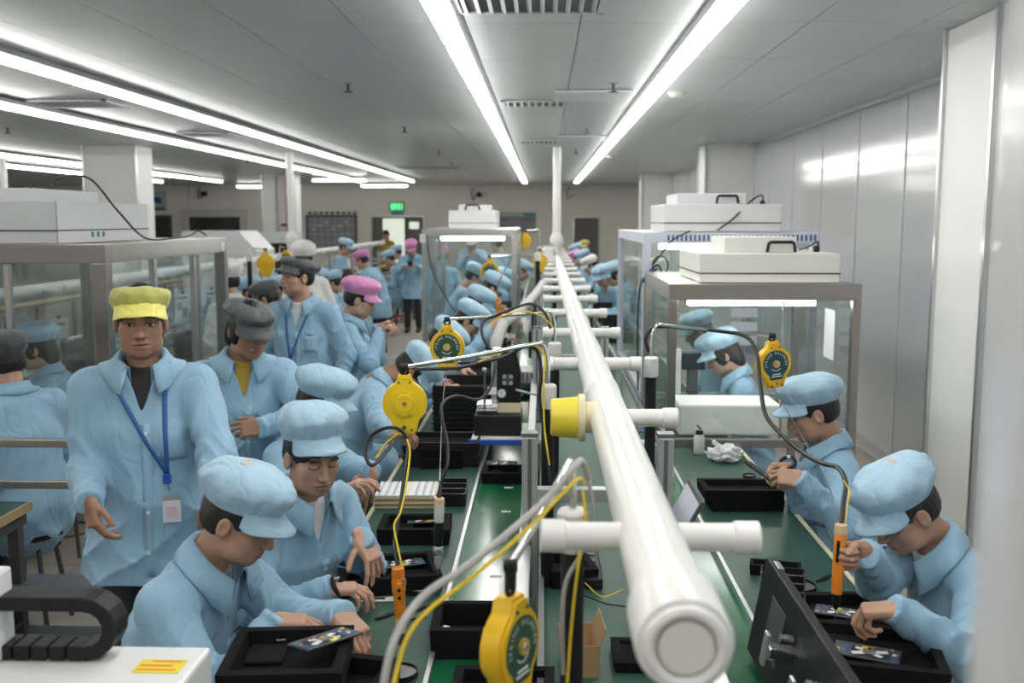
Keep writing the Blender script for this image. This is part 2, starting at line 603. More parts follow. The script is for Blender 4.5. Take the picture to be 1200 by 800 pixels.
# red fire pipe and conduit on the far left column
o = thing('fire_pipe', 'red fire riser pipe with valve against the white column', 'pipe', (-5.55, 21.68, 0))
MB().tube([(0, 0, 0), (0, 0, CEIL - .02)], .055, 12).build('riser', 'red', o, True)
MB().tube([(-.16, -.05, 1.85), (.02, -.05, 1.85)], .03, 8).build('valve_arm', 'dark_grey', o, True)
MB().lathe([(.075, 1.35), (.085, 1.38), (.085, 1.52), (.075, 1.55)], (0, 0, 0), 'Z', 12).build('valve_body', 'red', o, True)
o = thing('conduit', 'thin dark conduit running up the face of the white column', 'pipe', (-5.83, 21.77, 0))
MB().tube([(0, 0, 0), (0, 0, CEIL - .01)], .022, 8).build('conduit_tube', 'grey_paint', o)

# ================================================================ CEILING LIGHTS
def make_batten():
    o = thing('ceiling_light', 'twin-tube fluorescent batten in the bright row above the long white pipe', 'light', (0, 0, 0), 0, 'fluorescent battens above the main line')
    MB().box((0, 0, .036), (.125, 1.232, .045), None, .006).build('housing', 'lamp_white', o)
    for s in (-1, 1):
        MB().tube([(s * .030, -.59, 0), (s * .030, .59, 0)], .024, 10).build('tube', 'tube_light', o, True)
        for e in (-1, 1):
            MB().box((s * .030, e * .605, .002), (.036, .022, .05), None, .004).build('lamp_holder', 'lamp_white', o)
    return o
LZ = 2.888
proto = make_batten()
first = True
for sx in (-1, 1):
    for j in range(22 if sx < 0 else 22):
        y = -1.4 + 1.24 * j
        p = (CX + sx * .645, y, LZ)
        if y > 25.2:
            continue
        if first:
            proto.location = p
            first = False
            t_ = proto
        else:
            t_ = clone(proto, p)
        t_['label'] = 'twin-tube fluorescent batten in the bright row on the %s side of the long pipe' % ('aisle' if sx < 0 else 'metal wall')
        t_['group'] = 'battens on the %s side' % ('aisle' if sx < 0 else 'metal wall')

def make_single():
    o = thing('tube_light', 'hanging single fluorescent tube under a grey trunking in the rows over the neighbouring line', 'light', (0, 0, 0), 0, 'tube lights over the neighbouring line')
    MB().box((0, 0, .042), (.13, 1.24, .035), None, .004).build('trunking', 'grey_paint', o)
    MB().tube([(0, -.6, 0), (0, .6, 0)], .024, 10).build('tube', 'tube_light', o, True)
    MB().tube([(0, .6, .055), (0, .6, .072)], .012, 6).build('hanger', 'white_paint', o)
    MB().box((0, .605, .004), (.04, .03, .055), None, .004).build('lamp_holder', 'lamp_white', o)
    return o
ps = make_single()
first = True
for x, ya, n in ((-3.13, -1.4, 21), (-4.4, -1.4, 21), (-7.75, -1.4, 21), (-9.2, -1.4, 21), (-12.6, 3, 12)):
    for j in range(n):
        y = ya + 1.24 * j
        p = (x, y, 2.87)
        if first:
            ps.location = p
            first = False
            t_ = ps
        else:
            t_ = clone(ps, p)
        t_['label'] = 'hanging fluorescent tube under trunking in the row ' + {-3.13: 'over the edge of the aisle', -4.4: 'over the far side of the neighbouring bench', -7.75: 'just past the white columns', -9.2: 'over the farthest bench', -12.6: 'along the plain outer wall'}[x]
        t_['group'] = 'tube row at %.1f' % -x
for (px, py) in ((296, 217), (391, 209), (446, 216)):
    q = at(px, py, z=2.86)
    tag(clone(ps, (q.x, min(q.y, 26.2) + .6, 2.84), R(90)), 'short fluorescent tube set crosswise near the far wall', None, 'crosswise tubes near the far wall')

# ceiling fittings
def vent(px, py, w, l, lab):
    q = at(px, py, z=CEIL - .012)
    o = thing('air_vent', lab, 'vent', (q.x, q.y, CEIL - .012))
    m = MB()
    m.b2(-w / 2, w / 2, -l / 2, -l / 2 + .03, -.012, 0).b2(-w / 2, w / 2, l / 2 - .03, l / 2, -.012, 0).b2(-w / 2, -w / 2 + .03, -l / 2, l / 2, -.012, 0).b2(w / 2 - .03, w / 2, -l / 2, l / 2, -.012, 0)
    m.build('frame', 'white_speck', o)
    MB().b2(-w / 2 + .03, w / 2 - .03, -l / 2 + .03, l / 2 - .03, -.003, 0).build('duct_opening', 'dark_grey', o)
    n = int(w / .06)
    for k in range(n):
        MB().box((-w / 2 + .05 + k * (w - .1) / max(1, n - 1), 0, -.008), (.022, l - .06, .005), Matrix.Rotation(R(25), 3, 'Y')).build('slat', 'white_speck', o)
vent(628, 121, .58, .42, 'slatted air vent in the ceiling between the two bright light rows, next to access hatch')
vent(620, 2, .7, .45, 'large slatted air vent high in the ceiling between the bright light rows')
vent(632, 166, .56, .5, 'distant slatted air vent in the ceiling in front of the pipe riser')
vent(90, 121, .7, .5, 'dark slatted air vent in the ceiling between the hanging tube rows')
vent(245, 157, .6, .5, 'small dark air vent in the ceiling beyond the hanging tube rows, before the column')
vent(503, 196, 1.2, .6, 'wide dark air vent in the ceiling before the exit doorway')
def hatch(px, py, lab):
    q = at(px, py, z=CEIL - .012)
    tag(MB().b2(-.3, .3, -.3, .3, -.016, 0, .004).build('access_hatch', 'white_speck'), lab, 'hatch').location = (q.x, q.y, CEIL - .012)
hatch(695, 111, 'pale square access hatch in the ceiling beside the bright light row')
hatch(683, 161, 'pale square access hatch in the ceiling beyond the first hatch')
for k, (px, py) in enumerate(((408, 106), (474, 154), (719, 106), (688, 155), (9, 155), (514, 180), (529, 192), (675, 179), (290, 190))):
    q = at(px, py, z=CEIL - .06)
    o = thing('sprinkler', 'small dark sprinkler head hanging from the grey ceiling panels', 'sprinkler', (q.x, q.y, CEIL - .007), 0, 'ceiling sprinklers')
    MB().tube([(0, 0, 0), (0, 0, -.06)], .012, 8).build('stem', 'dark_grey', o)
    MB().lathe([(.034, -.006), (.034, 0)], (0, 0, 0), 'Z', 12).build('escutcheon', 'grey_paint', o)
    MB().lathe([(.032, -.066), (.034, -.06)], (0, 0, 0), 'Z', 10).build('deflector', 'dark_grey', o)
for (px, py, lab) in ((793, 112, 'round white smoke detector on the ceiling between bright lights and metal wall'), (715, 184, 'far round smoke detector on the ceiling near the wall column')):
    q = at(px, py, z=CEIL - .03)
    o = thing('smoke_detector', lab, 'detector', (q.x, q.y, CEIL - .007))
    MB().lathe([(.05, -.035), (.058, -.02), (.058, -.012)], (0, 0, 0), 'Z', 16).build('sensor_head', 'white_cream', o, True)
    MB().lathe([(.07, -.012), (.075, 0)], (0, 0, 0), 'Z', 16).build('base_plate', 'white_cream', o, True)

# blurred panel edge that the photographer stands beside
q = at(1176, 400, d=.46)
o = thing('partition', 'grey metal partition panel whose edge hides the bench worker\'s elbow', 'partition', (q.x, q.y, 0))
MB().b2(0, .40, -.02, .02, 0.02, CEIL - .03, .004).build('panel', 'wall_metal', o)
MB().b2(0, .40, -.03, .03, 0, .03).build('floor_channel', 'trim_alu', o)
# ================================================================ ASSEMBLY LINES
TZ = 0.75


def conveyor_line(c, y0, y1, name, label, posts, detail=True):
    o = thing(name, label, 'workbench', (c, y0, 0))
    L = y1 - y0
    for s in (-1, 1):
        MB().b2(s * .475, s * .87, 0, L, TZ - .035, TZ, .004).build('worktop', 'mat_green', o)
        MB().b2(s * .868, s * .886, 0, L, TZ - .05, TZ + .001).build('edge_strip', 'pvc_cream', o)
        MB().b2(s * .18, s * .468, 0, L, TZ - .035, TZ - .012).build('conveyor_belt', 'belt_green', o)
        MB().b2(s * .462, s * .4745, 0, L, TZ - .05, TZ + .012).build('belt_guide', 'alu', o)
        MB().b2(s * .16, s * .178, 0, L, TZ - .06, TZ + .02).build('belt_guide', 'alu', o)
        MB().b2(s * .15, s * .87, 0, L, TZ - .10, TZ - .055).build('side_beam', 'alu_dark', o)
        n = int(L / 1.9)
        for k in range(n + 1):
            y = .1 + (L - .2) * k / n
            MB().b2(s * .80, s * .845, y - .022, y + .022, 0, TZ - .1).build('leg', 'alu_dark', o)
        MB().b2(s * .20, s * .24, 0, L, .93, .965, .004).build('rail', 'alu', o)
    MB().b2(-.158, .158, 0, L, TZ - .05, TZ - .018).build('centre_shelf', 'shelf_green', o)
    for y in posts:
        for s in (-1, 1):
            p = MB().b2(s * .205 - .024, s * .205 + .024, y - y0 - .024, y - y0 + .024, TZ - .05, 1.30, .003).build('post', 'alu', o)
            MB().b2(s * .205 - .006, s * .205 + .006, y - y0 - .0265, y - y0 - .0235, TZ + .05, 1.295).build('slot', 'alu_dark', p)
            MB().b2(s * .205 - .025, s * .205 + .025, y - y0 - .025, y - y0 + .025, 1.30, 1.312).build('post_cap', 'alu_dark', p)
        MB().b2(-.185, .185, y - y0 - .02, y - y0 + .02, 1.10, 1.14, .003).build('cross_beam', 'alu', o)
    return o


posts1 = (2.97, 6.0, 9.05, 12.1, 15.1, 18.1)
line1 = conveyor_line(CX, 1.15, 21.0, 'assembly_line', 'long green-topped assembly bench with two conveyor belts under the white pipe', posts1)
LX2 = -3.78
line2 = conveyor_line(LX2, 3.0, 24.0, 'assembly_line', 'neighbouring green assembly bench beyond the aisle behind the standing people', (6.5, 9.5, 12.5, 15.5, 18.5, 21.5))
line3 = conveyor_line(-8.5, 6.0, 24.0, 'assembly_line', 'farthest assembly bench beyond the neighbouring line', (9.5, 12.5, 15.5, 18.5))

PZ, PR = 1.425, .0525


def exhaust(x, y0, y1, yr, label, yellow=False, step=1.012, yc=1.62):
    o = thing('exhaust_pipe', label, 'pipe', (x, 0, PZ))
    MB().tube([(0, y0 + .03, 0), (0, y1, 0)], PR, 28).build('main_pipe', 'pvc', o, True)
    e = MB().lathe([(.060, y0 - .045), (.063, y0 - .035), (.063, y0 + .075), (.056, y0 + .08)], (0, 0, 0), 'Y', 32)
    e = e.build('end_cap', 'pvc', o, True)
    MB().lathe([(.034, y0 - .055), (.036, y0 - .044)], (0, 0, 0), 'Y', 28).build('recess', 'pvc_inner', e, True)
    ring = []
    n = 28
    m = MB()
    for rr, h in ():
        pass
    m.tube([(.046 * math.cos(2 * math.pi * k / n), y0 - .05, .046 * math.sin(2 * math.pi * k / n)) for k in range(n)] + [(.046, y0 - .05, 0)], .0085, 8, False)
    m.build('rim', 'pvc', e, True)
    k = 0
    yy = yc
    while yy < y1 - .2:
        if yy > y0 + .15:
            for s in (-1, 1):
                if yellow and s < 0 and k == 1:
                    b = MB().tube([(0, yy, 0), (s * .09, yy, 0)], .042, 18).build('branch', 'pvc_cream', o, True)
                    MB().lathe([(.060, -.085), (.064, -.083), (.064, -.068), (.060, -.066)], (0, yy, 0), 'X', 24).build('flange', 'pvc_cream', b, True)
                    MB().lathe([(.044, -.158), (.050, -.155), (.056, -.085)], (0, yy, 0), 'X', 24).build('yellow_sleeve', 'pvc_yellow', b, True)
                else:
                    b = MB().tube([(0, yy, 0), (s * .178, yy, 0)], .0235, 18).build('branch', 'pvc', o, True)
                    MB().lathe([(.025, s * .14), (.0275, s * .143), (.0275, s * .180), (.023, s * .183)], (0, yy, 0), 'X', 20).build('branch_cap', 'pvc', b, True)
        if k % 1 == 0 and yy > y0 + .6:
            MB().lathe([(PR, yy + .32), (PR + .0035, yy + .325), (PR + .0035, yy + .40), (PR, yy + .405)], (0, 0, 0), 'Y', 28).build('coupling', 'pvc', o, True)
        yy += step
        k += 1
    h = CEIL - PZ - .007
    MB().tube([(0, yr, 0), (0, yr, h)], .055, 20).build('riser', 'pvc', o, True)
    MB().lathe([(.055, .05), (.075, .06), (.075, .16), (.095, .20), (.095, .28), (.06, .34), (.055, .36)], (0, yr, 0), 'Z', 20).build('riser_collar', 'pvc', o, True)
    return o


ex1 = exhaust(.178, 1.235, 20.5, 13.9, 'long white exhaust pipe with capped end and side branches over the main bench', True)
ex2 = exhaust(LX2, 3.6, 23.5, 14.9, 'white exhaust pipe with branches over the neighbouring bench, seen through the steel booth', False, 1.0, 4.3)
ex3 = exhaust(-8.5, 6.5, 23.5, 15.6, 'white exhaust pipe over the farthest bench with riser by the column')

# ---------------------------------------------------------------- glass booths
def booth(loc, sx, sy, sz, label, post=.045, beam=.085, panes=('front', 'back', 'left', 'right'), steel='steel', glass='glass', name='glass_booth', legs=0.0, mid=None, inner=True):
    """loc = base front-left corner"""
    o = thing(name, label, 'booth', loc)
    for x in (0, sx - post):
        for y in (0, sy - post):
            MB().b2(x, x + post, y, y + post, -legs, sz - beam, .003).build('post', steel, o)
    for y in (0, sy - post):
        MB().b2(0, sx, y, y + post, sz - beam, sz, .003).build('top_rail', steel, o)
        MB().b2(post, sx - post, y, y + post, 0, post, .003).build('bottom_rail', steel, o)
    for x in (0, sx - post):
        MB().b2(x, x + post, post, sy - post, sz - beam, sz, .003).build('top_rail', steel, o)
        MB().b2(x, x + post, post, sy - post, 0, post, .003).build('bottom_rail', steel, o)
    MB().b2(post, sx - post, post, sy - post, sz - .03, sz - .004).build('roof_panel', 'white_cream', o)
    g = .006
    pm = post / 2
    zz = (post, sz - beam)
    if 'front' in panes:
        MB().b2(post, sx - post, pm - g / 2, pm + g / 2, *zz).build('glass_pane', glass, o)
    if 'back' in panes:
        MB().b2(post, sx - post, sy - pm - g / 2, sy - pm + g / 2, *zz).build('glass_pane', glass, o)
    if 'left' in panes:
        MB().b2(pm - g / 2, pm + g / 2, post, sy - post, *zz).build('glass_pane', glass, o)
    if 'right' in panes:
        MB().b2(sx - pm - g / 2, sx - pm + g / 2, post, sy - post, *zz).build('glass_pane', glass, o)
    if inner:   # slim lamp under the roof inside the booth
        MB().b2(sx * .15, sx * .85, sy * .25, sy * .25 + .06, sz - beam - .055, sz - beam - .015, .004).build('booth_lamp', 'tube_light', o)
    return o


def ffu(loc, sx, sy, sz, label, lid=(.2, .75, .1, .8), lidh=.09, steel='white_cream', handle=(0.45, 0.0), cord=None):
    o = thing('fan_filter_unit', label, 'fan unit', loc)
    MB().b2(0, sx, 0, sy, 0, sz, .006).build('casing', steel, o)
    MB().b2(-.004, sx + .004, -.004, sy + .004, sz * .30, sz * .30 + .006).build('seam', 'black', o)
    l = MB().b2(sx * lid[0], sx * lid[1], sy * lid[2], sy * lid[3], sz, sz + lidh, .005).build('lid', steel, o)
    for side, hx in (('f', handle[0]),):
        x = sx * hx
        w = .075
        y = sy * lid[2] - .03
        MB().tube([(x - w, y, sz + .005), (x - w * .9, y, sz + .05), (x - w * .75, y, sz + .058), (x + w * .75, y, sz + .058), (x + w * .9, y, sz + .05), (x + w, y, sz + .005)], .009, 8).build('handle', 'black', l, True)
    if cord:
        MB().tube(spline(cord), .006, 7).build('power_cord', 'rubber', o, True)
        p = Vector(cord[0])
        MB().box(p + Vector((0, 0, .0)), (.03, .03, .05), None, .004).build('plug', 'black', o)
    return o


# right line booths
bA = booth((.655, 5.22, TZ), 1.00, 1.28, .87, 'steel framed glass booth enclosing a worker on the metal-wall side of the main bench')
for (x, y) in ((.955, .0), (.955, 1.235)):
    MB().b2(x, x + .045, y, y + .045, -TZ, 0).build('floor_post', 'steel', bA)
for x in (.60,):
    MB().b2(x, x + .012, .028, .04, .04, .78).build('glass_edge', 'steel_light', bA)
for (y, z, w_, h_) in ((.35, .42, .20, .28),):
    MB().b2(.9655, .9675, y, y + w_, z, z + h_).build('posted_sheet', 'paper', bA)
for k in range(4):
    MB().b2(.55, .72, 1.20, 1.215, .40 + k * .09, .46 + k * .09).build('shelf_label', 'pale_lavender', bA)
q = bA.location
ffu((q.x + .17, q.y + .10, q.z + .871), .74, .78, .155, 'cream fan filter unit with black handle on the steel booth roof', (.20, .72, .12, .7), .085, 'white_cream', (.60, 0),
    [(.68, .25, .165), (.69, .26, .21), (.66, .30, .19), (.65, .5, .16)])
bB = booth((.655, 6.62, TZ), 1.15, 2.2, 1.12, 'taller glass booth with pale slotted top rail behind the steel booth', .05, .07, steel='pale_lavender')
q = bB.location
for k in range(34):
    MB().b2(.16 + k * .029, .172 + k * .029, -.003, .0, 1.065, 1.105).build('slot', 'poster_blue', bB)
ffu((q.x + .18, q.y + .35, q.z + 1.121), .80, .9, .19, 'grey speckled fan filter unit with coiled cord on the slotted booth roof', (.12, .72, .1, .8), .075, 'white_speck', (.55, 0),
    [(.70, .15, .19), (.70, .16, .25), (.62, .10, .22), (.45, -.05, .08), (.35, -.07, .01)])
# cords over the booth edge
o = thing('cable_bundle', 'black cords with blue ends looped over the booth corner', 'cable', (q.x, q.y, 0))
MB().tube(spline([(.12, -.05, 1.62), (.08, -.12, 1.66), (.03, -.03, 1.60), (-.02, -.03, 1.5), (-.03, -.03, 1.2), (-.02, -.02, .82)]), .006, 7).build('cord', 'rubber', o, True)
MB().tube(spline([(.30, -.03, 1.88), (.18, -.08, 1.82), (.10, -.10, 1.72), (.06, -.10, 1.67)]), .006, 7).build('cord', 'rubber', o, True)
n = 22
for dz in (0, .012):
    MB().tube([(.10 + .05 * math.cos(2 * math.pi * k / n), -.13 - dz, 1.66 + .06 * math.sin(2 * math.pi * k / n)) for k in range(n + 1)], .005, 6).build('coil', 'rubber', o, True)
MB().tube(spline([(.08, -.12, 1.64), (.02, -.14, 1.60), (-.01, -.12, 1.56), (.03, -.10, 1.55), (.05, -.10, 1.53)]), .008, 7).build('blue_connector', 'blue_plastic', o, True)
# white foam block inside front of the booth, standing on the bench
tag(MB().b2(.73, 1.28, 5.30, 5.62, TZ + .047, TZ + .215, .012).build('foam_block', 'foam_white'), 'large white foam block on the bench inside the steel booth', 'foam block')
# test machine inside the booth
o = thing('test_machine', 'small grey test machine with black camera head inside the steel booth', 'machine', (.86, 6.0, TZ))
MB().b2(-.12, .14, -.1, .14, 0.0, .06, .005).build('base', 'dark_grey', o)
MB().b2(-.09, -.02, .02, .10, .06, .42, .005).build('column', 'white_paint', o)
MB().b2(-.02, .12, .0, .10, .30, .40, .005).build('head', 'black', o)
MB().b2(.02, .08, .02, .08, .14, .30, .004).build('probe', 'dark_grey', o)
MB().b2(-.10, .12, -.08, .10, .06, .085).build('stage', 'steel_light', o)

# left line-1 booth
bC = booth((-1.26, 10.3, TZ), .98, 2.0, 1.11, 'distant glass booth enclosing workers on the aisle side of the main bench', .05, .07, steel='steel_light', inner=True, legs=0)
MB().b2(0, .05, 0, .05, -TZ, -.001).build('floor_post', 'steel_light', bC)
MB().b2(.10, .15, .052, .10, -TZ, 1.0).build('inner_post', 'steel_light', bC)
MB().b2(-.02, .05, -.015, 0, .97, 1.06).build('white_box', 'paper', bC)
q = bC.location
ffu((q.x + .26, q.y + .2, q.z + 1.111), .50, .8, .19, 'white fan filter unit on the distant glass booth roof', (.2, .85, .1, .8), .06, 'white_paint', (.5, 0))
tag(MB().tube(spline([(-1.21, 10.27, 1.80), (-1.15, 10.24, 1.45), (-1.0, 10.22, 1.15), (-.9, 10.2, 1.0)]), .008, 6).build('booth_cable', 'rubber'), 'dark cable slanting down the distant glass booth corner', 'cable')

# left near steel booth on line 2
bD = booth((-3.35, 5.15, TZ), 1.06, 2.02, 1.075, 'large stainless steel framed glass booth behind the man in the yellow cap', .075, .10, ('front', 'back', 'left', 'right'), 'steel', 'glass', inner=False)
MB().b2(.985, 1.06, 0, .075, -TZ, 0).build('floor_post', 'steel', bD)
MB().b2(.985, 1.06, 1.945, 2.02, -TZ, 0).build('floor_post', 'steel', bD)
for x in (.42, .50):
    MB().b2(x, x + .03, .02, .05, 0, .97).build('pane_edge', 'steel_light', bD)
for y in (.70, 1.38, 1.46):
    MB().b2(1.005, 1.04, y, y + .035, 0, .97).build('pane_edge', 'steel_light', bD)
MB().b2(1.03, 1.062, 1.88, 1.95, .985, 1.045).build('tag_plate', 'paper', bD)
q = bD.location
ff = ffu((q.x - .20, q.y + .02, q.z + 1.076), 1.0, 1.22, .225, 'large speckled grey fan filter unit with looping power cord on the stainless booth', (.1, .82, .1, .75), .07, 'white_speck', (.30, 0),
    [(.80, .40, .255), (.80, .42, .35), (.98, .44, .36), (1.06, .62, .18), (1.14, .80, .02), (1.16, 1.2, .008), (1.13, 1.6, .02), (1.12, 1.8, .05), (1.14, 1.9, .02)])
for k in range(3):
    MB().b2(1.0, 1.004, .40 + k * .07, .425 + k * .07, .03, .06).build('indicator', 'led_green', ff)
MB().b2(.999, 1.003, -.001, .006, 0, .225).build('corner_seam', 'grey_paint', ff)
MB().tube([(.74, .52, .225), (.74, .52, .25)], .03, 8).build('socket', 'black', ff)

# white sloped-top machine hood on line 2
q = at(285, 300, d=10.2)
o = thing('machine_hood', 'white machine hood with slanted top corner beyond the stainless booth', 'machine', (-6.0, 16.4, 0))
MB().prism([(0, 0), (1.25, 0), (1.25, 1.45), (.95, 1.77), (0, 1.77)], 0, 1.1, lambda u, v, h: (u, h, v)).build('hood', 'white_paint', o)
MB().b2(.75, 1.05, -.02, 0, 1.1, 1.4).build('side_panel', 'white_speck', o)
o = thing('control_cabinet', 'pale grey cabinet with black slots in front of the white column with red pipe', 'cabinet', (-5.46, 18.8, 0))
MB().b2(0, .75, 0, .5, 0, 1.72, .01).build('body', 'white_speck', o)
MB().b2(.05, .70, -.01, 0, 1.28, 1.52).build('dark_slot', 'black', o)
MB().b2(.05, .70, -.015, 0, 1.0, 1.2).build('dark_slot', 'black', o)
# ================================================================ PEOPLE: signed-distance modelling
def V3(p):
    return np.array(p, dtype=np.float32)


def smin(a, b, k):
    h = np.clip(.5 + .5 * (b - a) / k, 0, 1)
    return b + (a - b) * h - k * h * (1 - h)


def smax(a, b, k):
    return -smin(-a, -b, k)


def s_ell(p, c, r):
    q = (p - V3(c)) / V3(r)
    n = np.sqrt((q * q).sum(1))
    return (n - 1) * min(r)


def s_seg(p, a, b, ra, rb):
    a, b = V3(a), V3(b)
    ba = b - a
    pa = p - a
    h = np.clip(pa @ ba / max(1e-9, float(ba @ ba)), 0, 1)
    d = pa - h[:, None] * ba
    return np.sqrt((d * d).sum(1)) - (ra + (rb - ra) * h)


def s_tube(p, pts, side, rad):
    """elliptic tube along pts; rad = [(half width, half depth)]"""
    best = None
    side = V3(side)
    for i in range(len(pts) - 1):
        a, b = V3(pts[i]), V3(pts[i + 1])
        ba = b - a
        L = float(np.sqrt(ba @ ba))
        t = ba / L
        sd = side - t * float(side @ t)
        sd /= np.sqrt(sd @ sd)
        fr = np.cross(t, sd)
        pa = p - a
        h = np.clip(pa @ t / L, 0, 1)
        q = pa - h[:, None] * ba
        A = rad[i][0] + (rad[i + 1][0] - rad[i][0]) * h
        B = rad[i][1] + (rad[i + 1][1] - rad[i][1]) * h
        mn = np.minimum(A, B)
        u, v, w = q @ sd / A, q @ fr / B, q @ t / mn
        d = (np.sqrt(u * u + v * v + w * w) - 1) * mn
        best = d if best is None else np.minimum(best, d)
    return best


def polygonise(f, lo, hi, h):
    """sparse surface nets of f over a box; returns verts, quads"""
    C = 4
    lo = V3(lo)
    n = np.maximum(1, np.ceil((V3(hi) - lo) / (h * C)).astype(int)) + 1
    gx, gy, gz = [np.arange(k) for k in n]
    cc = np.stack(np.meshgrid(gx, gy, gz, indexing='ij'), -1).reshape(-1, 3)
    cen = lo + (cc + .5) * (h * C) - h * .5
    cv = f(cen.astype(np.float32))
    act = np.abs(cv) < h * C * 1.5
    N = n * C
    vol = np.repeat(np.repeat(np.repeat(np.where(cv < 0, -1., 1.).reshape(n), C, 0), C, 1), C, 2).astype(np.float32)
    ac = cc[act]
    off = np.stack(np.meshgrid(*[np.arange(C)] * 3, indexing='ij'), -1).reshape(-1, 3)
    idx = (ac[:, None, :] * C + off[None]).reshape(-1, 3)
    val = f((lo + idx * h).astype(np.float32))
    vol[idx[:, 0], idx[:, 1], idx[:, 2]] = val
    s = vol < 0
    nx, ny, nz = N
    acc = np.zeros((nx - 1, ny - 1, nz - 1, 3), np.float32)
    cnt = np.zeros((nx - 1, ny - 1, nz - 1), np.float32)
    quads = []
    cells = np.arange((nx - 1) * (ny - 1) * (nz - 1)).reshape(nx - 1, ny - 1, nz - 1)
    for ax in range(3):
        sl0 = [slice(None)] * 3
        sl1 = [slice(None)] * 3
        sl0[ax] = slice(0, -1)
        sl1[ax] = slice(1, None)
        sl0, sl1 = tuple(sl0), tuple(sl1)
        cr = np.argwhere(s[sl0] != s[sl1])
        if not len(cr):
            continue
        v0 = vol[cr[:, 0], cr[:, 1], cr[:, 2]]
        c2 = cr.copy()
        c2[:, ax] += 1
        v1 = vol[c2[:, 0], c2[:, 1], c2[:, 2]]
        t = v0 / (v0 - v1)
        pt = cr.astype(np.float32)
        pt[:, ax] += t
        b, c = (ax + 1) % 3, (ax + 2) % 3
        ok = (cr[:, b] > 0) & (cr[:, c] > 0) & (cr[:, b] < N[b] - 1) & (cr[:, c] < N[c] - 1)
        cr, pt, v0 = cr[ok], pt[ok], v0[ok]
        ids = []
        for db, dc in ((-1, -1), (0, -1), (0, 0), (-1, 0)):
            q = cr.copy()
            q[:, b] += db
            q[:, c] += dc
            np.add.at(acc, (q[:, 0], q[:, 1], q[:, 2]), pt)
            np.add.at(cnt, (q[:, 0], q[:, 1], q[:, 2]), 1)
            ids.append(cells[q[:, 0], q[:, 1], q[:, 2]])
        qd = np.stack(ids, 1)
        fl_ = v0 > 0
        qd[fl_] = qd[fl_][:, ::-1]
        quads.append(qd)
    quads = np.concatenate(quads)
    used = np.unique(quads)
    mp = np.zeros(cells.size, np.int64)
    mp[used] = np.arange(len(used))
    a = acc.reshape(-1, 3)[used] / cnt.reshape(-1)[used][:, None]
    return lo + a * h, mp[quads]


def npmesh(name, parts, material, smooth=True, paint=None):
    """parts: list of (verts Nx3, quads Mx4)"""
    vs, qs, n = [], [], 0
    for v, q in parts:
        vs.append(v)
        qs.append(q + n)
        n += len(v)
    v = np.concatenate(vs).astype(np.float32)
    q = np.concatenate(qs).astype(np.int32)
    me = bpy.data.meshes.new(name)
    me.vertices.add(len(v))
    me.vertices.foreach_set('co', v.ravel())
    me.loops.add(q.size)
    me.loops.foreach_set('vertex_index', q.ravel())
    me.polygons.add(len(q))
    me.polygons.foreach_set('loop_start', np.arange(0, q.size, 4, dtype=np.int32))
    me.update(calc_edges=True)
    if smooth:
        me.polygons.foreach_set('use_smooth', np.ones(len(q), dtype=bool))
    if paint is not None:
        at_ = me.color_attributes.new('paint', 'FLOAT_COLOR', 'POINT')
        at_.data.foreach_set('color', paint.astype(np.float32).ravel())
    me.materials.append(M(material))
    return me


# ---------------------------------------------------------------- head template (faces +Y, eyes at z=0)
def head_sdf(p):
    x = np.abs(p[:, 0])
    q = p.copy()
    q[:, 0] = x
    d = s_ell(p, (0, -.012, .036), (.076, .096, .086))
    d = smin(d, s_ell(p, (0, .022, -.042), (.060, .066, .074)), .03)
    d = smin(d, s_ell(p, (0, .060, -.094), (.024, .022, .020)), .03)
    d = smin(d, s_ell(q, (.044, .052, -.026), (.024, .022, .024)), .022)
    d = smin(d, s_ell(q, (.048, .022, -.075), (.018, .03, .02)), .03)
    d = smin(d, s_ell(q, (.026, .080, .020), (.026, .012, .010)), .014)
    d = smax(d, -s_ell(q, (.032, .104, .001), (.017, .020, .012)), .012)
    d = smin(d, s_ell(q, (.032, .0715, -.001), (.0150, .0140, .0115)), .004)
    d = smin(d, s_seg(p, (0, .086, .008), (0, .104, -.034), .0075, .0115), .010)
    d = smin(d, s_ell(q, (.012, .094, -.037), (.0085, .011, .008)), .006)
    d = smin(d, s_ell(p, (0, .083, -.062), (.025, .0135, .0075)), .008)
    d = smin(d, s_ell(p, (0, .081, -.0755), (.021, .0135, .0075)), .006)
    d = smax(d, -s_ell(p, (0, .099, -.0685), (.026, .012, .0016)), .003)
    e = s_ell(q, (.079, -.014, -.012), (.011, .019, .031))
    e = smax(e, -s_ell(q, (.090, -.010, -.008), (.008, .011, .018)), .004)
    d = smin(d, e, .006)
    d = smin(d, s_seg(p, (0, -.022, -.055), (0, -.050, -.19), .052, .056), .03)
    return d


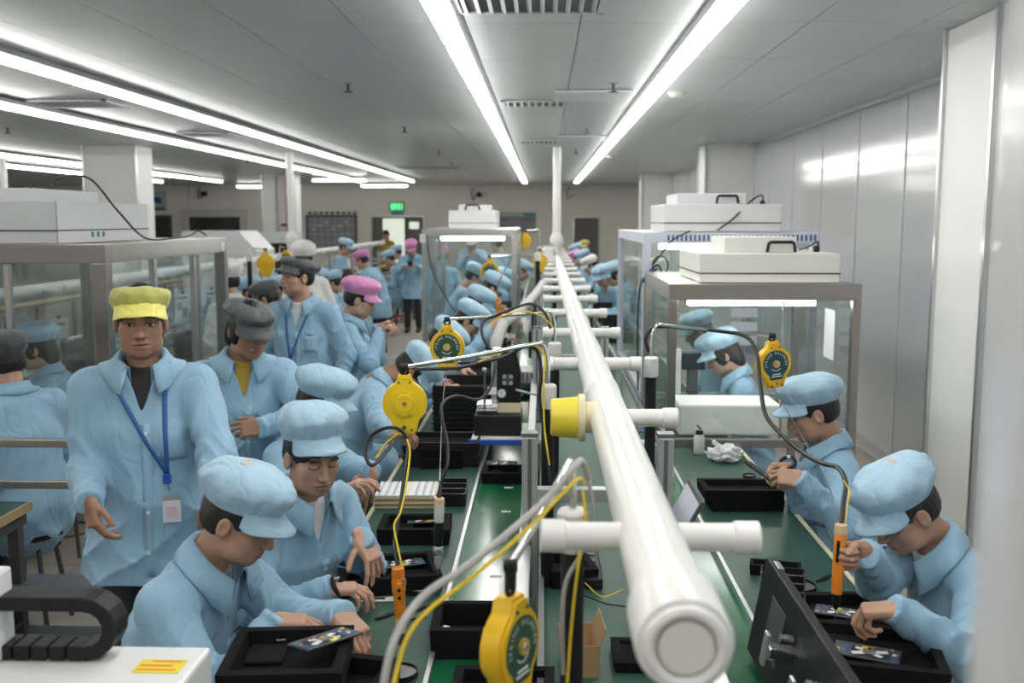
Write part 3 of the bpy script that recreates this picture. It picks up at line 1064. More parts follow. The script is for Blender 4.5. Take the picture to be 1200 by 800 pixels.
def head_paint(v, eyes):
    col = np.zeros((len(v), 4), np.float32)
    x, y, z = np.abs(v[:, 0]), v[:, 1], v[:, 2]
    fr = y > .045

    def put(mask, c, a):
        col[mask] = (*c, a)
    put(fr & ((x / .025) ** 2 + ((z + .069) / .0135) ** 2 < 1) & (y > .078), (.38, .13, .10), .65)
    put(fr & (np.abs(z + .0685) < .0014) & (x < .023), (.09, .03, .025), .9)
    bz = .0245 - .16 * np.maximum(0, x - .038) + .05 * np.minimum(0, x - .03)
    put(fr & (x > .014) & (x < .051) & (np.abs(z - bz) < .0042), (.012, .009, .008), .85)
    ex = (x - .032)
    if eyes == 'open':
        put(fr & ((ex / .0165) ** 2 + ((z - .0005) / .0062) ** 2 < 1), (.02, .015, .013), .9)
        put(fr & ((ex / .0135) ** 2 + ((z + .0010) / .0038) ** 2 < 1), (.55, .52, .50), 1)
        put(fr & ((ex / .0058) ** 2 + ((z + .0006) / .0044) ** 2 < 1), (.012, .008, .006), 1)
    else:
        cz = -.0065 + .0030 * (ex / .015) ** 2 + .0008
        put(fr & (np.abs(ex) < .0165) & (np.abs(z - cz) < .0022), (.015, .010, .009), .95)
    put((y > .085) & (x > .003) & (x < .011) & (z < -.0425) & (z > -.050), (.05, .02, .016), .85)
    return col


def hair_sdf(p, style):
    q = p.copy()
    q[:, 0] = np.abs(p[:, 0])
    d = s_ell(p, (0, -.014, .038), (.083, .103, .091))
    d = smin(d, s_ell(p, (0, -.050, -.015), (.072, .058, .060)), .03)
    d = smax(d, -s_ell(p, (0, .105, -.035 if style != 'bangs' else -.052), (.092 if style != 'long' else .086, .070, .085)), .008)
    if style == 'bangs':
        d = smin(d, smax(s_ell(p, (0, -.004, .040), (.078, .101, .080)), .040 + .006 * np.sin(p[:, 0] * 190) - p[:, 2], .004), .006)
    if style != 'long':
        d = smax(d, -s_ell(q, (.088, -.006, -.022), (.030, .030, .036)), .006)
        d = smax(d, -(p[:, 2] + .058 + .25 * (p[:, 1] + .06)), .01)
    else:
        d = smin(d, s_ell(q, (.070, .012, -.005), (.020, .034, .055)), .02)
        d = smin(d, s_ell(p, (0, -.070, -.060), (.070, .040, .065)), .03)
        d = smax(d, -s_ell(p, (0, .108, -.035), (.058, .070, .080)), .008)
    st = np.sin(p[:, 0] * 260 + 6 * np.sin(p[:, 2] * 40)) * np.sin(p[:, 1] * 240 + 3 * p[:, 2] * 60)
    return d + .0013 * st


# ---------------------------------------------------------------- hand template (right hand, fingers +Y, palm -Z, thumb -X)
HAND_POSES = {
    'relaxed': dict(c=[(22, 30, 18), (28, 34, 20), (34, 38, 24), (40, 42, 26)], s=(6, 1, -4, -9), t=((-.62, .72, -.35), (-.25, .92, -.32), (-.1, .95, -.3))),
    'spread': dict(c=[(24, 18, 10), (30, 20, 10), (28, 20, 10), (24, 18, 10)], s=(15, 3, -8, -18), t=((-.85, .42, -.35), (-.65, .66, -.38), (-.5, .75, -.4))),
    'flat': dict(c=[(14, 14, 8), (16, 14, 8), (16, 16, 8), (16, 16, 8)], s=(5, 1, -3, -8), t=((-.75, .6, -.25), (-.4, .88, -.2), (-.2, .96, -.15))),
    'grip': dict(c=[(68, 82, 48), (74, 84, 50), (78, 86, 50), (82, 86, 50)], s=(2, 0, -1, -3), t=((-.55, .62, -.55), (.1, .72, -.68), (.45, .62, -.62))),
    'pinch': dict(c=[(46, 52, 26), (52, 56, 30), (62, 66, 40), (70, 70, 44)], s=(2, 0, -2, -5), t=((-.5, .68, -.52), (-.02, .86, -.5), (.12, .86, -.48))),
}


def hand_sdf(p, pose):
    P_ = HAND_POSES[pose]

    def rb(c, hs, r):
        q = np.abs(p - V3(c)) - V3(hs)
        return np.sqrt((np.maximum(q, 0) ** 2).sum(1)) + np.minimum(q.max(1), 0) - r
    d = rb((0, .046, 0), (.028, .036, .003), .0115)
    d = smin(d, s_tube(p, [(0, -.022, 0), (0, -.005, 0), (0, .02, 0)], (1, 0, 0), [(.027, .020), (.027, .019), (.031, .015)]), .018)
    d = smin(d, s_ell(p, (-.020, .030, -.008), (.017, .026, .013)), .012)
    xs, ys = (-.030, -.0100, .0100, .0285), (.084, .089, .085, .075)
    Ls = ((.043, .026, .020), (.047, .030, .021), (.043, .028, .020), (.033, .021, .018))
    for i in range(4):
        a = V3((xs[i], ys[i] - .006, .001))
        ang = 0
        fd = None
        sp = R(P_['s'][i])
        r = .0099 if i < 3 else .0087
        for j in range(3):
            ang += R(P_['c'][i][j])
            dr = V3((-math.sin(sp) * math.cos(ang), math.cos(sp) * math.cos(ang), -math.sin(ang)))
            b = a + dr * (Ls[i][j] + (.006 if j == 0 else 0))
            s = s_seg(p, a, b, r, r * .93)
            fd = s if fd is None else smin(fd, s, .003)
            a = b
            r *= .93
        d = smin(d, fd, .0045)
    a = V3((-.022, .022, -.004))
    fd = None
    r = .0130
    for dr, L in zip(P_['t'], (.040, .031, .024)):
        dr = V3(dr)
        dr /= np.sqrt(dr @ dr)
        b = a + dr * L
        s = s_seg(p, a, b, r, r * .88)
        fd = s if fd is None else smin(fd, s, .004)
        a = b
        r *= .88
    return smin(d, fd, .006)


def hand_tips(pose):
    P_ = HAND_POSES[pose]
    xs, ys = (-.030, -.0100, .0100, .0285), (.084, .089, .085, .075)
    Ls = ((.043, .026, .020), (.047, .030, .021), (.043, .028, .020), (.033, .021, .018))
    out = []
    for i in range(4):
        a = np.array((xs[i], ys[i], .001))
        ang = 0
        for j in range(3):
            ang += R(P_['c'][i][j])
            sp = R(P_['s'][i])
            b = a + np.array((-math.sin(sp) * math.cos(ang), math.cos(sp) * math.cos(ang), -math.sin(ang))) * Ls[i][j]
            if j == 2:
                out.append((a, b))
            a = b
    a = np.array((-.022, .022, -.004))
    for j, (dr, L) in enumerate(zip(P_['t'], (.040, .031, .024))):
        dr = np.array(dr) / np.linalg.norm(dr)
        b = a + dr * L
        if j == 2:
            out.append((a, b))
        a = b
    return out


TPL = {}


def tpl(key, f, lo, hi, h):
    if key not in TPL:
        TPL[key] = polygonise(f, lo, hi, h)
    return TPL[key]


def head_tpl(lod):
    return tpl(('head', lod), head_sdf, (-.105, -.125, -.235), (.105, .13, .135), (.0026, .0055, .009)[lod])


def hair_tpl(style, lod):
    return tpl(('hair', style, lod), lambda p: hair_sdf(p, style), (-.11, -.14, -.15), (.11, .12, .15), (.0045, .008, .012)[lod])


def hand_tpl(pose, lod):
    return tpl(('hand', pose, lod), lambda p: hand_sdf(p, pose), (-.11, -.075, -.11), (.06, .215, .035), (.0026, .0048, .008)[lod])


# ---------------------------------------------------------------- cap template
def cap_mesh(seed=0, height=1.0, puff=1.0, sag=.02, lod=0, flop=0.0):
    rnd = random.Random(seed)
    n, rows = (72, 40, 24)[lod], (20, 12, 8)[lod]
    prof = [(0, 1.0, 0), (.06, 1.02, .006), (.10, 1.05, .012), (.25, 1.17, .036), (.42, 1.24, .064), (.58, 1.15, .090), (.72, .95, .108), (.85, .64, .119), (.94, .32, .124), (1, .0, .125)]
    vs, fs = [], []
    ph = [rnd.uniform(0, 6.28) for _ in range(8)]

    def pr(t):
        for a, b in zip(prof[:-1], prof[1:]):
            if t <= b[0]:
                k = (t - a[0]) / (b[0] - a[0])
                return a[1] + (b[1] - a[1]) * k, a[2] + (b[2] - a[2]) * k
        return prof[-1][1:]
    for i in range(rows + 1):
        t = i / rows
        sc, hh = pr(t)
        sc = 1 + (sc - 1) * (puff if sc > 1 else 1)
        for k in range(n):
            th = 2 * math.pi * k / n
            w = math.sin(3 * th + ph[0]) * .35 + math.sin(5 * th + ph[1] + 3 * t) * .35 + math.sin(9 * th + ph[2] - 5 * t) * .3 + math.sin(14 * th + ph[3] + 9 * t) * .25
            am = .0085 * math.sin(math.pi * min(1, t * 1.08))
            g = .0022 * math.cos(26 * th + ph[4]) * math.exp(-((t - .14) / .09) ** 2)
            rx, ry = .0850 * sc + am * w + g, .1060 * sc + am * w + g
            x, y = rx * math.sin(th), ry * math.cos(th)
            fz = .040 + .016 * y / .106 if t < .5 else .040 + .016 * y / .106 * (1.0 - .6 * (t - .5))
            z = fz + hh * height + .004 * math.sin(4 * th + ph[5] + 6 * t) * math.sin(math.pi * t)
            z += flop * t * (x * .5)
            y2 = y - .010 - sag * t
            vs.append((x, y2, z))
    for i in range(rows):
        for k in range(n):
            k2 = (k + 1) % n
            fs.append((i * n + k, i * n + k2, (i + 1) * n + k2, (i + 1) * n + k))
    m = MB().add(vs, fs)
    m.f.append(tuple(range(n))[::-1])
    crown = m.mesh('cap', 'all')
    # brim
    nb = (28, 18, 12)[lod]
    vs, fs = [], []
    for side in (0, 1):
        for i in range(nb + 1):
            u = -1 + 2 * i / nb
            th = u * R(72)
            for j in range(5):
                s = j / 4
                ext = .052 * math.sqrt(max(0, 1 - abs(u) ** 2.4)) + .003
                rx, ry = .0865 + ext * s * .30, .1075 + ext * s
                x, y = rx * math.sin(th), ry * math.cos(th)
                z = .040 + .016 * math.cos(th) - .004 - s * ext * .42 - .010 * (abs(u) ** 2) * s - .012 * (x / .08) ** 2 * s + .0025 * math.sin(u * 7 + ph[6]) * s
                vs.append((x, y - .010, z + (.0035 if side == 0 else -.0035 * (1 - s * .6)) + (.012 if j == 0 and side == 0 else 0)))
    w = 5
    N1 = (nb + 1) * w
    for i in range(nb):
        for j in range(w - 1):
            a = i * w + j
            fs.append((a, a + 1, a + w + 1, a + w))
            fs.append((N1 + a, N1 + a + w, N1 + a + w + 1, N1 + a + 1))
        a = i * w + w - 1
        fs.append((a, N1 + a, N1 + a + w, a + w))
    brim = MB().add(vs, fs).mesh('brim', 'all')
    return crown, brim


CAPS = {}


def cap_pair(kind, seed, lod):
    key = (kind, seed, lod)
    if key not in CAPS:
        pp = {'soft': (.92, 1.15, .022, 0), 'flat': (.62, 1.0, .026, .25), 'tall': (1.12, 1.25, .022, 0), 'snug': (.60, .62, .012, 0), 'hood': (1.25, 1.5, .035, 0)}[kind]
        CAPS[key] = cap_mesh(seed, pp[0], pp[1], pp[2], lod, pp[3])
    return CAPS[key]


def cloth(name, col, sc=1.0, grid=0.022):
    """woven clean-room cloth: fold bump, fine grid threads"""
    m = mat(name, col, .62, 0, .05, 5, sheen=.15)
    nt = m.node_tree
    N, L = nt.nodes, nt.links
    b = N['Principled BSDF']
    tc = [n for n in N if n.type == 'TEX_COORD'][0]
    mx = [n for n in N if n.type == 'MIX'][0]
    mp = N.new('ShaderNodeMapping')
    mp.inputs['Scale'].default_value = (1.25, 1.0, .5)
    mp.inputs['Rotation'].default_value = (.3, .5, .2)
    L.new(tc.outputs['Object'], mp.inputs['Vector'])
    n1 = N.new('ShaderNodeTexNoise')
    n1.inputs['Scale'].default_value = 6.5 * sc
    n1.inputs['Detail'].default_value = 1.6
    n1.inputs['Distortion'].default_value = 1.2
    L.new(mp.outputs[0], n1.inputs['Vector'])
    # creases: ridged noise
    ab = N.new('ShaderNodeMath')
    ab.operation = 'MULTIPLY_ADD'
    ab.inputs[1].default_value = 2
    ab.inputs[2].default_value = -1
    L.new(n1.outputs['Fac'], ab.inputs[0])
    a2_ = N.new('ShaderNodeMath')
    a2_.operation = 'ABSOLUTE'
    L.new(ab.outputs[0], a2_.inputs[0])
    a3_ = N.new('ShaderNodeMath')
    a3_.operation = 'POWER'
    a3_.inputs[1].default_value = .8
    L.new(a2_.outputs[0], a3_.inputs[0])
    bp = N.new('ShaderNodeBump')
    bp.inputs['Strength'].default_value = .42
    bp.inputs['Distance'].default_value = .018
    L.new(a3_.outputs[0], bp.inputs['Height'])
    L.new(bp.outputs[0], b.inputs['Normal'])
    if grid:
        prev = mx.outputs[2]
        for ax in ('X', 'Z'):
            w = N.new('ShaderNodeTexWave')
            w.bands_direction = ax
            w.inputs['Scale'].default_value = 34
            w.inputs['Distortion'].default_value = .4
            w.inputs['Detail'].default_value = 0
            L.new(tc.outputs['Object'], w.inputs['Vector'])
            pw = N.new('ShaderNodeMath')
            pw.operation = 'POWER'
            pw.inputs[1].default_value = 8
            L.new(w.outputs['Fac'], pw.inputs[0])
            ml = N.new('ShaderNodeMath')
            ml.operation = 'MULTIPLY'
            ml.inputs[1].default_value = grid * 4
            L.new(pw.outputs[0], ml.inputs[0])
            mm = N.new('ShaderNodeMix')
            mm.data_type = 'RGBA'
            mm.inputs[7].default_value = (*[c * .55 for c in col], 1)
            L.new(ml.outputs[0], mm.inputs[0])
            L.new(prev, mm.inputs[6])
            prev = mm.outputs[2]
        L.new(prev, b.inputs['Base Color'])
    return m


cloth('coat_blue', (.275, .465, .625))
cloth('coat_white', (.72, .72, .70), 1, 0)
cloth('cap_blue', (.37, .56, .71), 1.2)
cloth('cap_white', (.74, .74, .74), 1.6, 0)
cloth('cap_grey', (.085, .09, .098), 1.2, 0)
cloth('cap_pink', (.66, .26, .50), 1.2, 0)
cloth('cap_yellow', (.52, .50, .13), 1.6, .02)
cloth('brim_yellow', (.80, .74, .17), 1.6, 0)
cloth('shirt_black', (.015, .015, .017), 1, 0)
cloth('shirt_yellow', (.45, .30, .02), 1, 0)
cloth('shirt_white', (.72, .72, .72), 1, 0)
cloth('shirt_grey', (.20, .22, .26), 1, 0)
cloth('trousers', (.018, .019, .024), 1, 0)
cloth('glove', (.60, .50, .30), 1.4, 0)
mat('lanyard_blue', (.03, .13, .36), .6)
mat('shoe', (.03, .025, .025), .5)
mat('hair', (.010, .0085, .008), .42, 0, .3, 60, bump=.3, bscale=160)
mat('patch', (.62, .46, .42), .7)
mat('thread_dark', (.05, .07, .11), .7)


def skin_mat(name, col):
    m = mat(name, col, .46, 0, .07, 22, bump=.06, bscale=220)
    nt = m.node_tree
    N, L = nt.nodes, nt.links
    b = N['Principled BSDF']
    mx = [n for n in N if n.type == 'MIX'][0]
    at_ = N.new('ShaderNodeAttribute')
    at_.attribute_name = 'paint'
    m2 = N.new('ShaderNodeMix')
    m2.data_type = 'RGBA'
    L.new(at_.outputs['Alpha'], m2.inputs[0])
    L.new(mx.outputs[2], m2.inputs[6])
    L.new(at_.outputs['Color'], m2.inputs[7])
    L.new(m2.outputs[2], b.inputs['Base Color'])
    b.inputs['Subsurface Weight'].default_value = .0
    return m


skin_mat('skin_a', (.44, .255, .175))
skin_mat('skin_b', (.50, .30, .215))
skin_mat('skin_c', (.37, .205, .135))


def xf(mesh, mtx):
    v, q = mesh
    m = np.array(mtx, dtype=np.float32)
    out = v @ m[:3, :3].T + m[:3, 3]
    if np.linalg.det(m[:3, :3]) < 0:
        q = q[:, ::-1]
    return out, q


def basis(xa, ya, za, o):
    return Matrix(((xa[0], ya[0], za[0], o[0]), (xa[1], ya[1], za[1], o[1]), (xa[2], ya[2], za[2], o[2]), (0, 0, 0, 1)))


def ik(S, W, pole, l1=.285, l2=.255):
    d = W - S
    L = d.length
    mx_ = (l1 + l2) * .985
    if L > mx_:
        W = S + d * (mx_ / L)
        d = W - S
        L = mx_
    a = (l1 * l1 - l2 * l2 + L * L) / (2 * L)
    hgt = math.sqrt(max(1e-6, l1 * l1 - a * a))
    u = d.normalized()
    pl = (pole - u * pole.dot(u))
    pl = pl.normalized() if pl.length > 1e-4 else u.orthogonal()
    return S + u * a + pl * hgt, W


UP = Vector((0, 0, 1))
FOLD = 1.7
NPEOPLE = [0]


def person(label, head, yaw, sit=False, lean=6, hp=10, hy=0, lw=None, rw=None, lpose='relaxed', rpose='relaxed', ldir=None, rdir=None, lnorm=None, rnorm=None,
           cap='blue', capk='soft', seed=1, coat='coat_blue', hair='short', skin='skin_a', shirt='shirt_grey', lod=2, eyes='down', group=None, build=1.0, vneck=True,
           patch=False, detail=True, hem=None, roll=0, glove=False, lpole=None, rpole=None, legs=True, captilt=0, capup=0.0, logo=True, collar=True, backlean=None):
    rnd = random.Random(seed * 31 + 5)
    NPEOPLE[0] += 1
    H = Vector(head)
    f = Vector((-math.sin(R(yaw)), math.cos(R(yaw)), 0))
    r = Vector((math.cos(R(yaw)), math.sin(R(yaw)), 0))
    hm = (Matrix.Rotation(R(yaw + hy), 3, 'Z') @ Matrix.Rotation(R(-hp), 3, 'X') @ Matrix.Rotation(R(roll), 3, 'Y'))
    t = (UP * math.cos(R(lean)) + f * math.sin(R(lean)))
    tl = R(lean * .55 if backlean is None else backlean)
    t2 = (UP * math.cos(tl) + f * math.sin(tl))
    fc = (f * math.cos(R(lean)) - UP * math.sin(R(lean)))      # chest forward
    N = H + hm @ Vector((0, -.034, -.112)) - t * .040
    C = N - t * .235
    Pv = C - t2 * .30
    if sit:
        Pv.z = max(Pv.z, .40)
    base = Vector((Pv.x, Pv.y, 0))
    o = thing('person', label, 'person', base, 0, group)
    b = build
    shoulders, elbows, wrists = {}, {}, {}
    for s, tgt, pole in ((-1, lw, lpole), (1, rw, rpole)):
        S = N - t * .082 + r * (s * .160 * b) - fc * .008
        if tgt is None:
            W = S + r * (s * .07) - UP * .50 + f * .06 if not sit else S + f * .26 - UP * .27 + r * (-s * .02)
        else:
            W = Vector(tgt)
        pl = (-UP * .8 + r * (s * .55) - f * .35) if pole is None else Vector(pole)
        E, W = ik(S, W, pl)
        shoulders[s], elbows[s], wrists[s] = S, E, W
    hipL = []
    # ---- coat
    hz = None
    if sit:
        sk = [Pv + f * .02 - UP * .09, Pv]
        skr = [(.195 * b, .155 * b), (.190 * b, .15 * b)]
    else:
        hz = Pv.z - .22 if hem is None else hem
        k = (hz - Pv.z)
        sk = [Pv + UP * k, Pv + UP * k * .5, Pv]
        skr = [(.215 * b, .165 * b), (.205 * b, .155 * b), (.185 * b, .145 * b)]
    spine = sk + [C - t2 * .12, C, N - t * .085, N - t * .02]
    rad = skr + [(.170 * b, .128 * b), (.178 * b, .125 * b), (.140 * b, .092 * b), (.072, .066)]
    ph = [rnd.uniform(0, 6.28) for _ in range(9)]

    def torso(p, off=0.0):
        d = s_tube(p, spine, r, [(a + off, c + off) for a, c in rad])
        for s in (-1, 1):
            d = smin(d, s_seg(p, N - t * .038 + r * (s * .02), shoulders[s] + t * .004, .052 + off, .060 * b + off), .05)
        return d

    def ridge(a):
        return 1 - 1.6 * np.sqrt(np.abs(np.sin(a)) + .02)

    def coat_f(p):
        d = torso(p)
        x, y, z = p[:, 0], p[:, 1], p[:, 2]
        qn = p - V3(N)
        uu, vv, hh = qn @ V3(r), qn @ V3(fc), qn @ V3(t)
        w0 = ridge((uu * .9 + hh * .55) * 17 + 1.9 * np.sin(hh * 9 + ph[4]) + 1.2 * np.sin(vv * 15 + ph[5]))
        w3 = ridge((uu * .8 - hh * .7 + vv * .4) * 21 + 1.7 * np.sin(uu * 11 + ph[6]) + ph[7])
        low = np.clip((-hh - .10) / .25, .15, 1)
        d = d - FOLD * (.0062 * w0 + .0045 * w3) * low
        if vneck:
            wedge = np.maximum(np.maximum(np.abs(uu) - .052 * (1 + (hh - .0) / .155), -(vv - .012)), np.maximum(np.maximum(hh - .06, vv - .19), -.2 - hh))
            d = smax(d, -wedge, .004)
        d = smax(d, hh - .012, .006)
        if not sit:
            d = smax(d, hz - z, .004)
        for s in (-1, 1):
            S, E, W = shoulders[s], elbows[s], wrists[s]
            We = W + (W - E).normalized() * .016
            a1 = s_seg(p, S, E, .066 * b, .057 * b)
            a2 = s_seg(p, E, We, .057 * b, .043)
            u = (We - E).normalized()
            ax = (p - V3(E)) @ V3(u)
            a2 = smax(a2, ax - (We - E).length, .006)
            u1 = (E - S).normalized()
            ax1 = (p - V3(S)) @ V3(u1)
            perp = (p - V3(E)) @ V3(r)
            a1 = a1 - FOLD * .0060 * ridge(ax1 * 24 + 1.4 * np.sin(p[:, 2] * 13 + ph[8]) + 2.2 * np.sin(perp * 26 + ph[0]) + ph[1]) * np.clip(ax1 / .26, 0, 1)
            a2 = a2 - FOLD * .0068 * ridge(ax * 33 + 1.3 * np.sin(p[:, 2] * 16 + ph[8]) + 2.4 * np.sin(perp * 30 + ph[2]) + ph[3]) * np.clip(1.1 - ax / .26, .25, 1)
            cuff = np.exp(-((ax - (We - E).length + .028) / .010) ** 2)
            a2 = a2 + .003 * cuff
            ar = smin(a1, a2, .03)
            d = smin(d, ar, .026)
        if sit:
            for s in (-1, 1):
                d = smin(d, s_seg(p, Pv + r * (s * .085) - UP * .02, Pv + r * (s * .10) + f * .26 - UP * .0, .115 * b, .095), .05)
        w1 = np.sin((x * .8 + z * .6) * 44 + 2.5 * np.sin(y * 19 + ph[4]) + 1.7 * np.sin(z * 13 + ph[5]))
        w2 = np.sin((y * .7 - z * .5 + x * .3) * 61 + 2.2 * np.sin(x * 23 + ph[6]) + ph[7])
        d = d + .0014 * w1 + .0012 * w2
        return d

    hstep = (.0072, .0115, .020)[lod]
    allp = spine + [shoulders[s] for s in (-1, 1)] + [elbows[s] for s in (-1, 1)] + [wrists[s] for s in (-1, 1)] + ([Pv + f * .3 + r * .12, Pv + f * .3 - r * .12] if sit else [])
    lo = [min(q[i] for q in allp) - .20 for i in range(3)]
    hi = [max(q[i] for q in allp) + .20 for i in range(3)]
    bs = V3(base)
    v, q = polygonise(coat_f, lo, hi, hstep)
    link('coat', npmesh('coat', [(v - bs, q)], coat), o)
    if vneck and lod < 2:
        def shirt_f(p):
            d = torso(p, -.017)
            d = smin(d, s_seg(p, N - t * .05, N - t * .005 + fc * .006, .058, .062), .02)
            qn = p - V3(N)
            d = smax(d, qn @ V3(t) - .012 - np.clip(-(qn @ V3(fc)) * .35, -.03, .05), .004)
            return smax(d, -(qn @ V3(t)) - .24, .004)
        v, q = polygonise(shirt_f, [N[i] - .26 for i in range(3)], [N[i] + .26 for i in range(3)], hstep * 1.1)
        link('shirt', npmesh('shirt', [(v - bs, q)], shirt), o)
    # ---- body: head, neck, torso core, arms, hands in one mesh
    parts, paints = [], []
    hmx = Matrix.Translation(H) @ hm.to_4x4()
    hv, hq = head_tpl(lod)
    parts.append(xf((hv, hq), hmx))
    paints.append(head_paint(hv, eyes))

    def core(p):
        d = s_seg(p, H + hm @ Vector((0, -.03, -.08)), N - t * .06, .050, .056)
        d = smin(d, s_tube(p, [Pv, C, N - t * .10], r, [(.13, .09), (.13, .09), (.10, .06)]), .05)
        for s in (-1, 1):
            d = smin(d, s_seg(p, shoulders[s], elbows[s], .040, .034), .03)
            d = smin(d, s_seg(p, elbows[s], wrists[s], .034, .025), .02)
        return d
    cv, cq = polygonise(core, lo, hi, .018 if lod < 2 else .026)
    parts.append((cv, cq))
    paints.append(np.zeros((len(cv), 4), np.float32))
    hands = []
    for s, pose, dr, nm in ((-1, lpose, ldir, lnorm), (1, rpose, rdir, rnorm)):
        W, E = wrists[s], elbows[s]
        y_ = (Vector(dr) if dr is not None else (W - E)).normalized()
        n_ = Vector(nm) if nm is not None else (UP if sit or (lw if s < 0 else rw) is not None else r * s)   # back of hand
        z_ = (n_ - y_ * n_.dot(y_)).normalized()
        x_ = y_.cross(z_)
        if s < 0:
            mtx = basis(-x_, y_, z_, W - y_ * .004)
        else:
            mtx = basis(x_, y_, z_, W - y_ * .004)
        pv = hand_tpl(pose, lod)
        hh = xf(pv, mtx @ Matrix.Diagonal((.92, .92, .92, 1)))
        parts.append(hh)
        pc_ = np.zeros((len(pv[0]), 4), np.float32)
        for ti, (a_, b_) in enumerate(hand_tips(pose)):
            if glove and ti in (0, 1, 4):      # latex finger cots
                pc_[s_seg(pv[0].astype(np.float32), a_ - (b_ - a_) * .3, b_, .0115, .0115) < 0] = (.72, .58, .34, 1)
        paints.append(pc_)
    parts = [(a - bs, c) for a, c in parts]
    link('body', npmesh('body', parts, skin, True, np.concatenate(paints)), o)
    # ---- hair and cap
    if hair:
        hv, hq = xf(hair_tpl(hair, min(2, lod + (0 if lod else 0))), hmx)
        link('hair', npmesh('hair', [(hv - bs, hq)], 'hair'), o)
    if cap:
        cr, bri = cap_pair(capk, seed % 5, lod)
        cr = cr.copy()
        cr.materials.append(M('cap_' + cap))
        co = link('cap', cr, o)
        cm = Matrix.Translation(-base) @ hmx @ Matrix.Translation((0, 0, capup)) @ Matrix.Rotation(R(captilt), 4, 'X')
        co.matrix_local = cm
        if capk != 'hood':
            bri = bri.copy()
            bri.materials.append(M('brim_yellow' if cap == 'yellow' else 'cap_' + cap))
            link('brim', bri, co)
        if patch:
            m = MB()
            m.add([(-.026, -.058, .1525), (.026, -.058, .1525), (.030, -.016, .1535), (-.030, -.016, .1535), (-.026, -.058, .140), (.026, -.058, .140), (.030, -.016, .140), (-.030, -.016, .140)], [(0, 1, 2, 3), (4, 7, 6, 5), (0, 4, 5, 1), (1, 5, 6, 2), (2, 6, 7, 3), (3, 7, 4, 0)])
            m.build('vent_patch', 'patch', co)
    # ---- collar
    if collar and lod < 2:
        nseg = 40 if lod == 0 else 24
        m = MB()
        rows = 5
        vs = []
        for i in range(nseg + 1):
            th = -R(152) + 2 * R(152) * i / nseg         # 0 = back of the neck
            frn = max(0, (abs(th) - R(70)) / R(82))       # 0..1 towards the front opening
            sx, cx_ = math.sin(th), -math.cos(th)
            for j, (ra, rbk, up_) in enumerate(((.064, .062, -.012), (.069, .069, .040), (.079, .080, .041), (.095, .093, .018), (.108 + .014 * frn, .102 + .022 * frn, -.012))):
                dn = frn * (.050 if j < 3 else .058 + .018 * (j - 3))
                pc = N + r * (ra * sx * (1 + .05 * frn)) + fc * (rbk * cx_ + .010 + .018 * frn) + t * (up_ - dn + (0.008 if j in (1, 2) else 0))
                if j >= 2:      # lie on top of the coat
                    nn_ = (t * .75 + (r * sx + fc * cx_) * .66)
                    for _ in range(4):
                        dd_ = float(coat_f(V3(pc)[None])[0])
                        if dd_ > .006:
                            break
                        pc = pc + nn_ * (.007 - dd_)
                vs.append(pc - base)
        fs = []
        for i in range(nseg):
            for j in range(rows - 1):
                a = i * rows + j
                fs.append((a, a + 1, a + rows + 1, a + rows))
        me = MB().add(vs, fs).mesh('collar', 'all')
        me.materials.append(M(coat))
        c_ = link('collar', me, o)
        sm = c_.modifiers.new('thick', 'SOLIDIFY')
        sm.thickness = .004
        sm.offset = 0

    def surf(u, hgt, depth=0.0):
        """point on the coat front at side u (to the person's right), hgt below neck along the torso"""
        ax = N - t * hgt if hgt < .235 else C - t2 * (hgt - .235)
        fd = fc if hgt < .235 else (f * math.cos(tl) - UP * math.sin(tl))
        if hgt > .54:
            ax = Pv - UP * (hgt - .535)
            fd = f
        p = ax + r * u + fd * .30
        for _ in range(24):
            dd_ = float(coat_f(V3(p)[None])[0])
            p = p - fd * max(dd_ * .7, 0)
            if dd_ < .001:
                break
        return p + fd * depth, fd
    info = dict(o=o, base=base, N=N, t=t, r=r, f=f, fc=fc, surf=surf, H=H, hm=hm, Pv=Pv, coat_f=coat_f, wr=wrists, el=elbows)
    if detail and lod == 0:
        # placket, buttons, pocket, logo
        top = .19
        bot = .60 if not sit else .42
        if not sit:
            bot = min(.8, (N.z - hz) - .03)
        pts = [surf(-.012, top + (bot - top) * k / 14, .002) for k in range(15)]
        pts = [pts[0]] + [((pts[k - 1][0] + pts[k][0] * 2 + pts[k + 1][0]) / 4 + pts[k][1] * .002, pts[k][1]) for k in range(1, 14)] + [pts[-1]]
        vs = []
        for p, fd in pts:
            vs += [p - r * .016 - base, p + r * .016 - base]
        m = MB().add(vs, [(2 * k, 2 * k + 1, 2 * k + 3, 2 * k + 2) for k in range(14)])
        pk = m.build('placket', coat, o, 'all')
        sm = pk.modifiers.new('thick', 'SOLIDIFY')
        sm.thickness = .003
        for k in range(4 if not sit else 2):
            p, fd = surf(-.012, top + .03 + k * .13, .003)
            MB().lathe([(.0062, -.0015), (.0062, .0015), (.004, .0022)], p - base, 'Z', 12, rot=fd.to_track_quat('Z', 'Y').to_matrix()).build('button', 'white_paint', o)
        # chest pocket on the person's left
        rows_ = []
        for k in range(5):
            rows_.append([surf(-.055 - .085 * j / 3, .215 + .10 * k / 4, .0025)[0] - base for j in range(4)])
        vs = [p for rw_ in rows_ for p in rw_]
        fs = [(i * 4 + j, i * 4 + j + 1, i * 4 + j + 5, i * 4 + j + 4) for i in range(4) for j in range(3)]
        pc = MB().add(vs, fs).build('pocket', coat, o, 'all')
        sm = pc.modifiers.new('thick', 'SOLIDIFY')
        sm.thickness = .0025
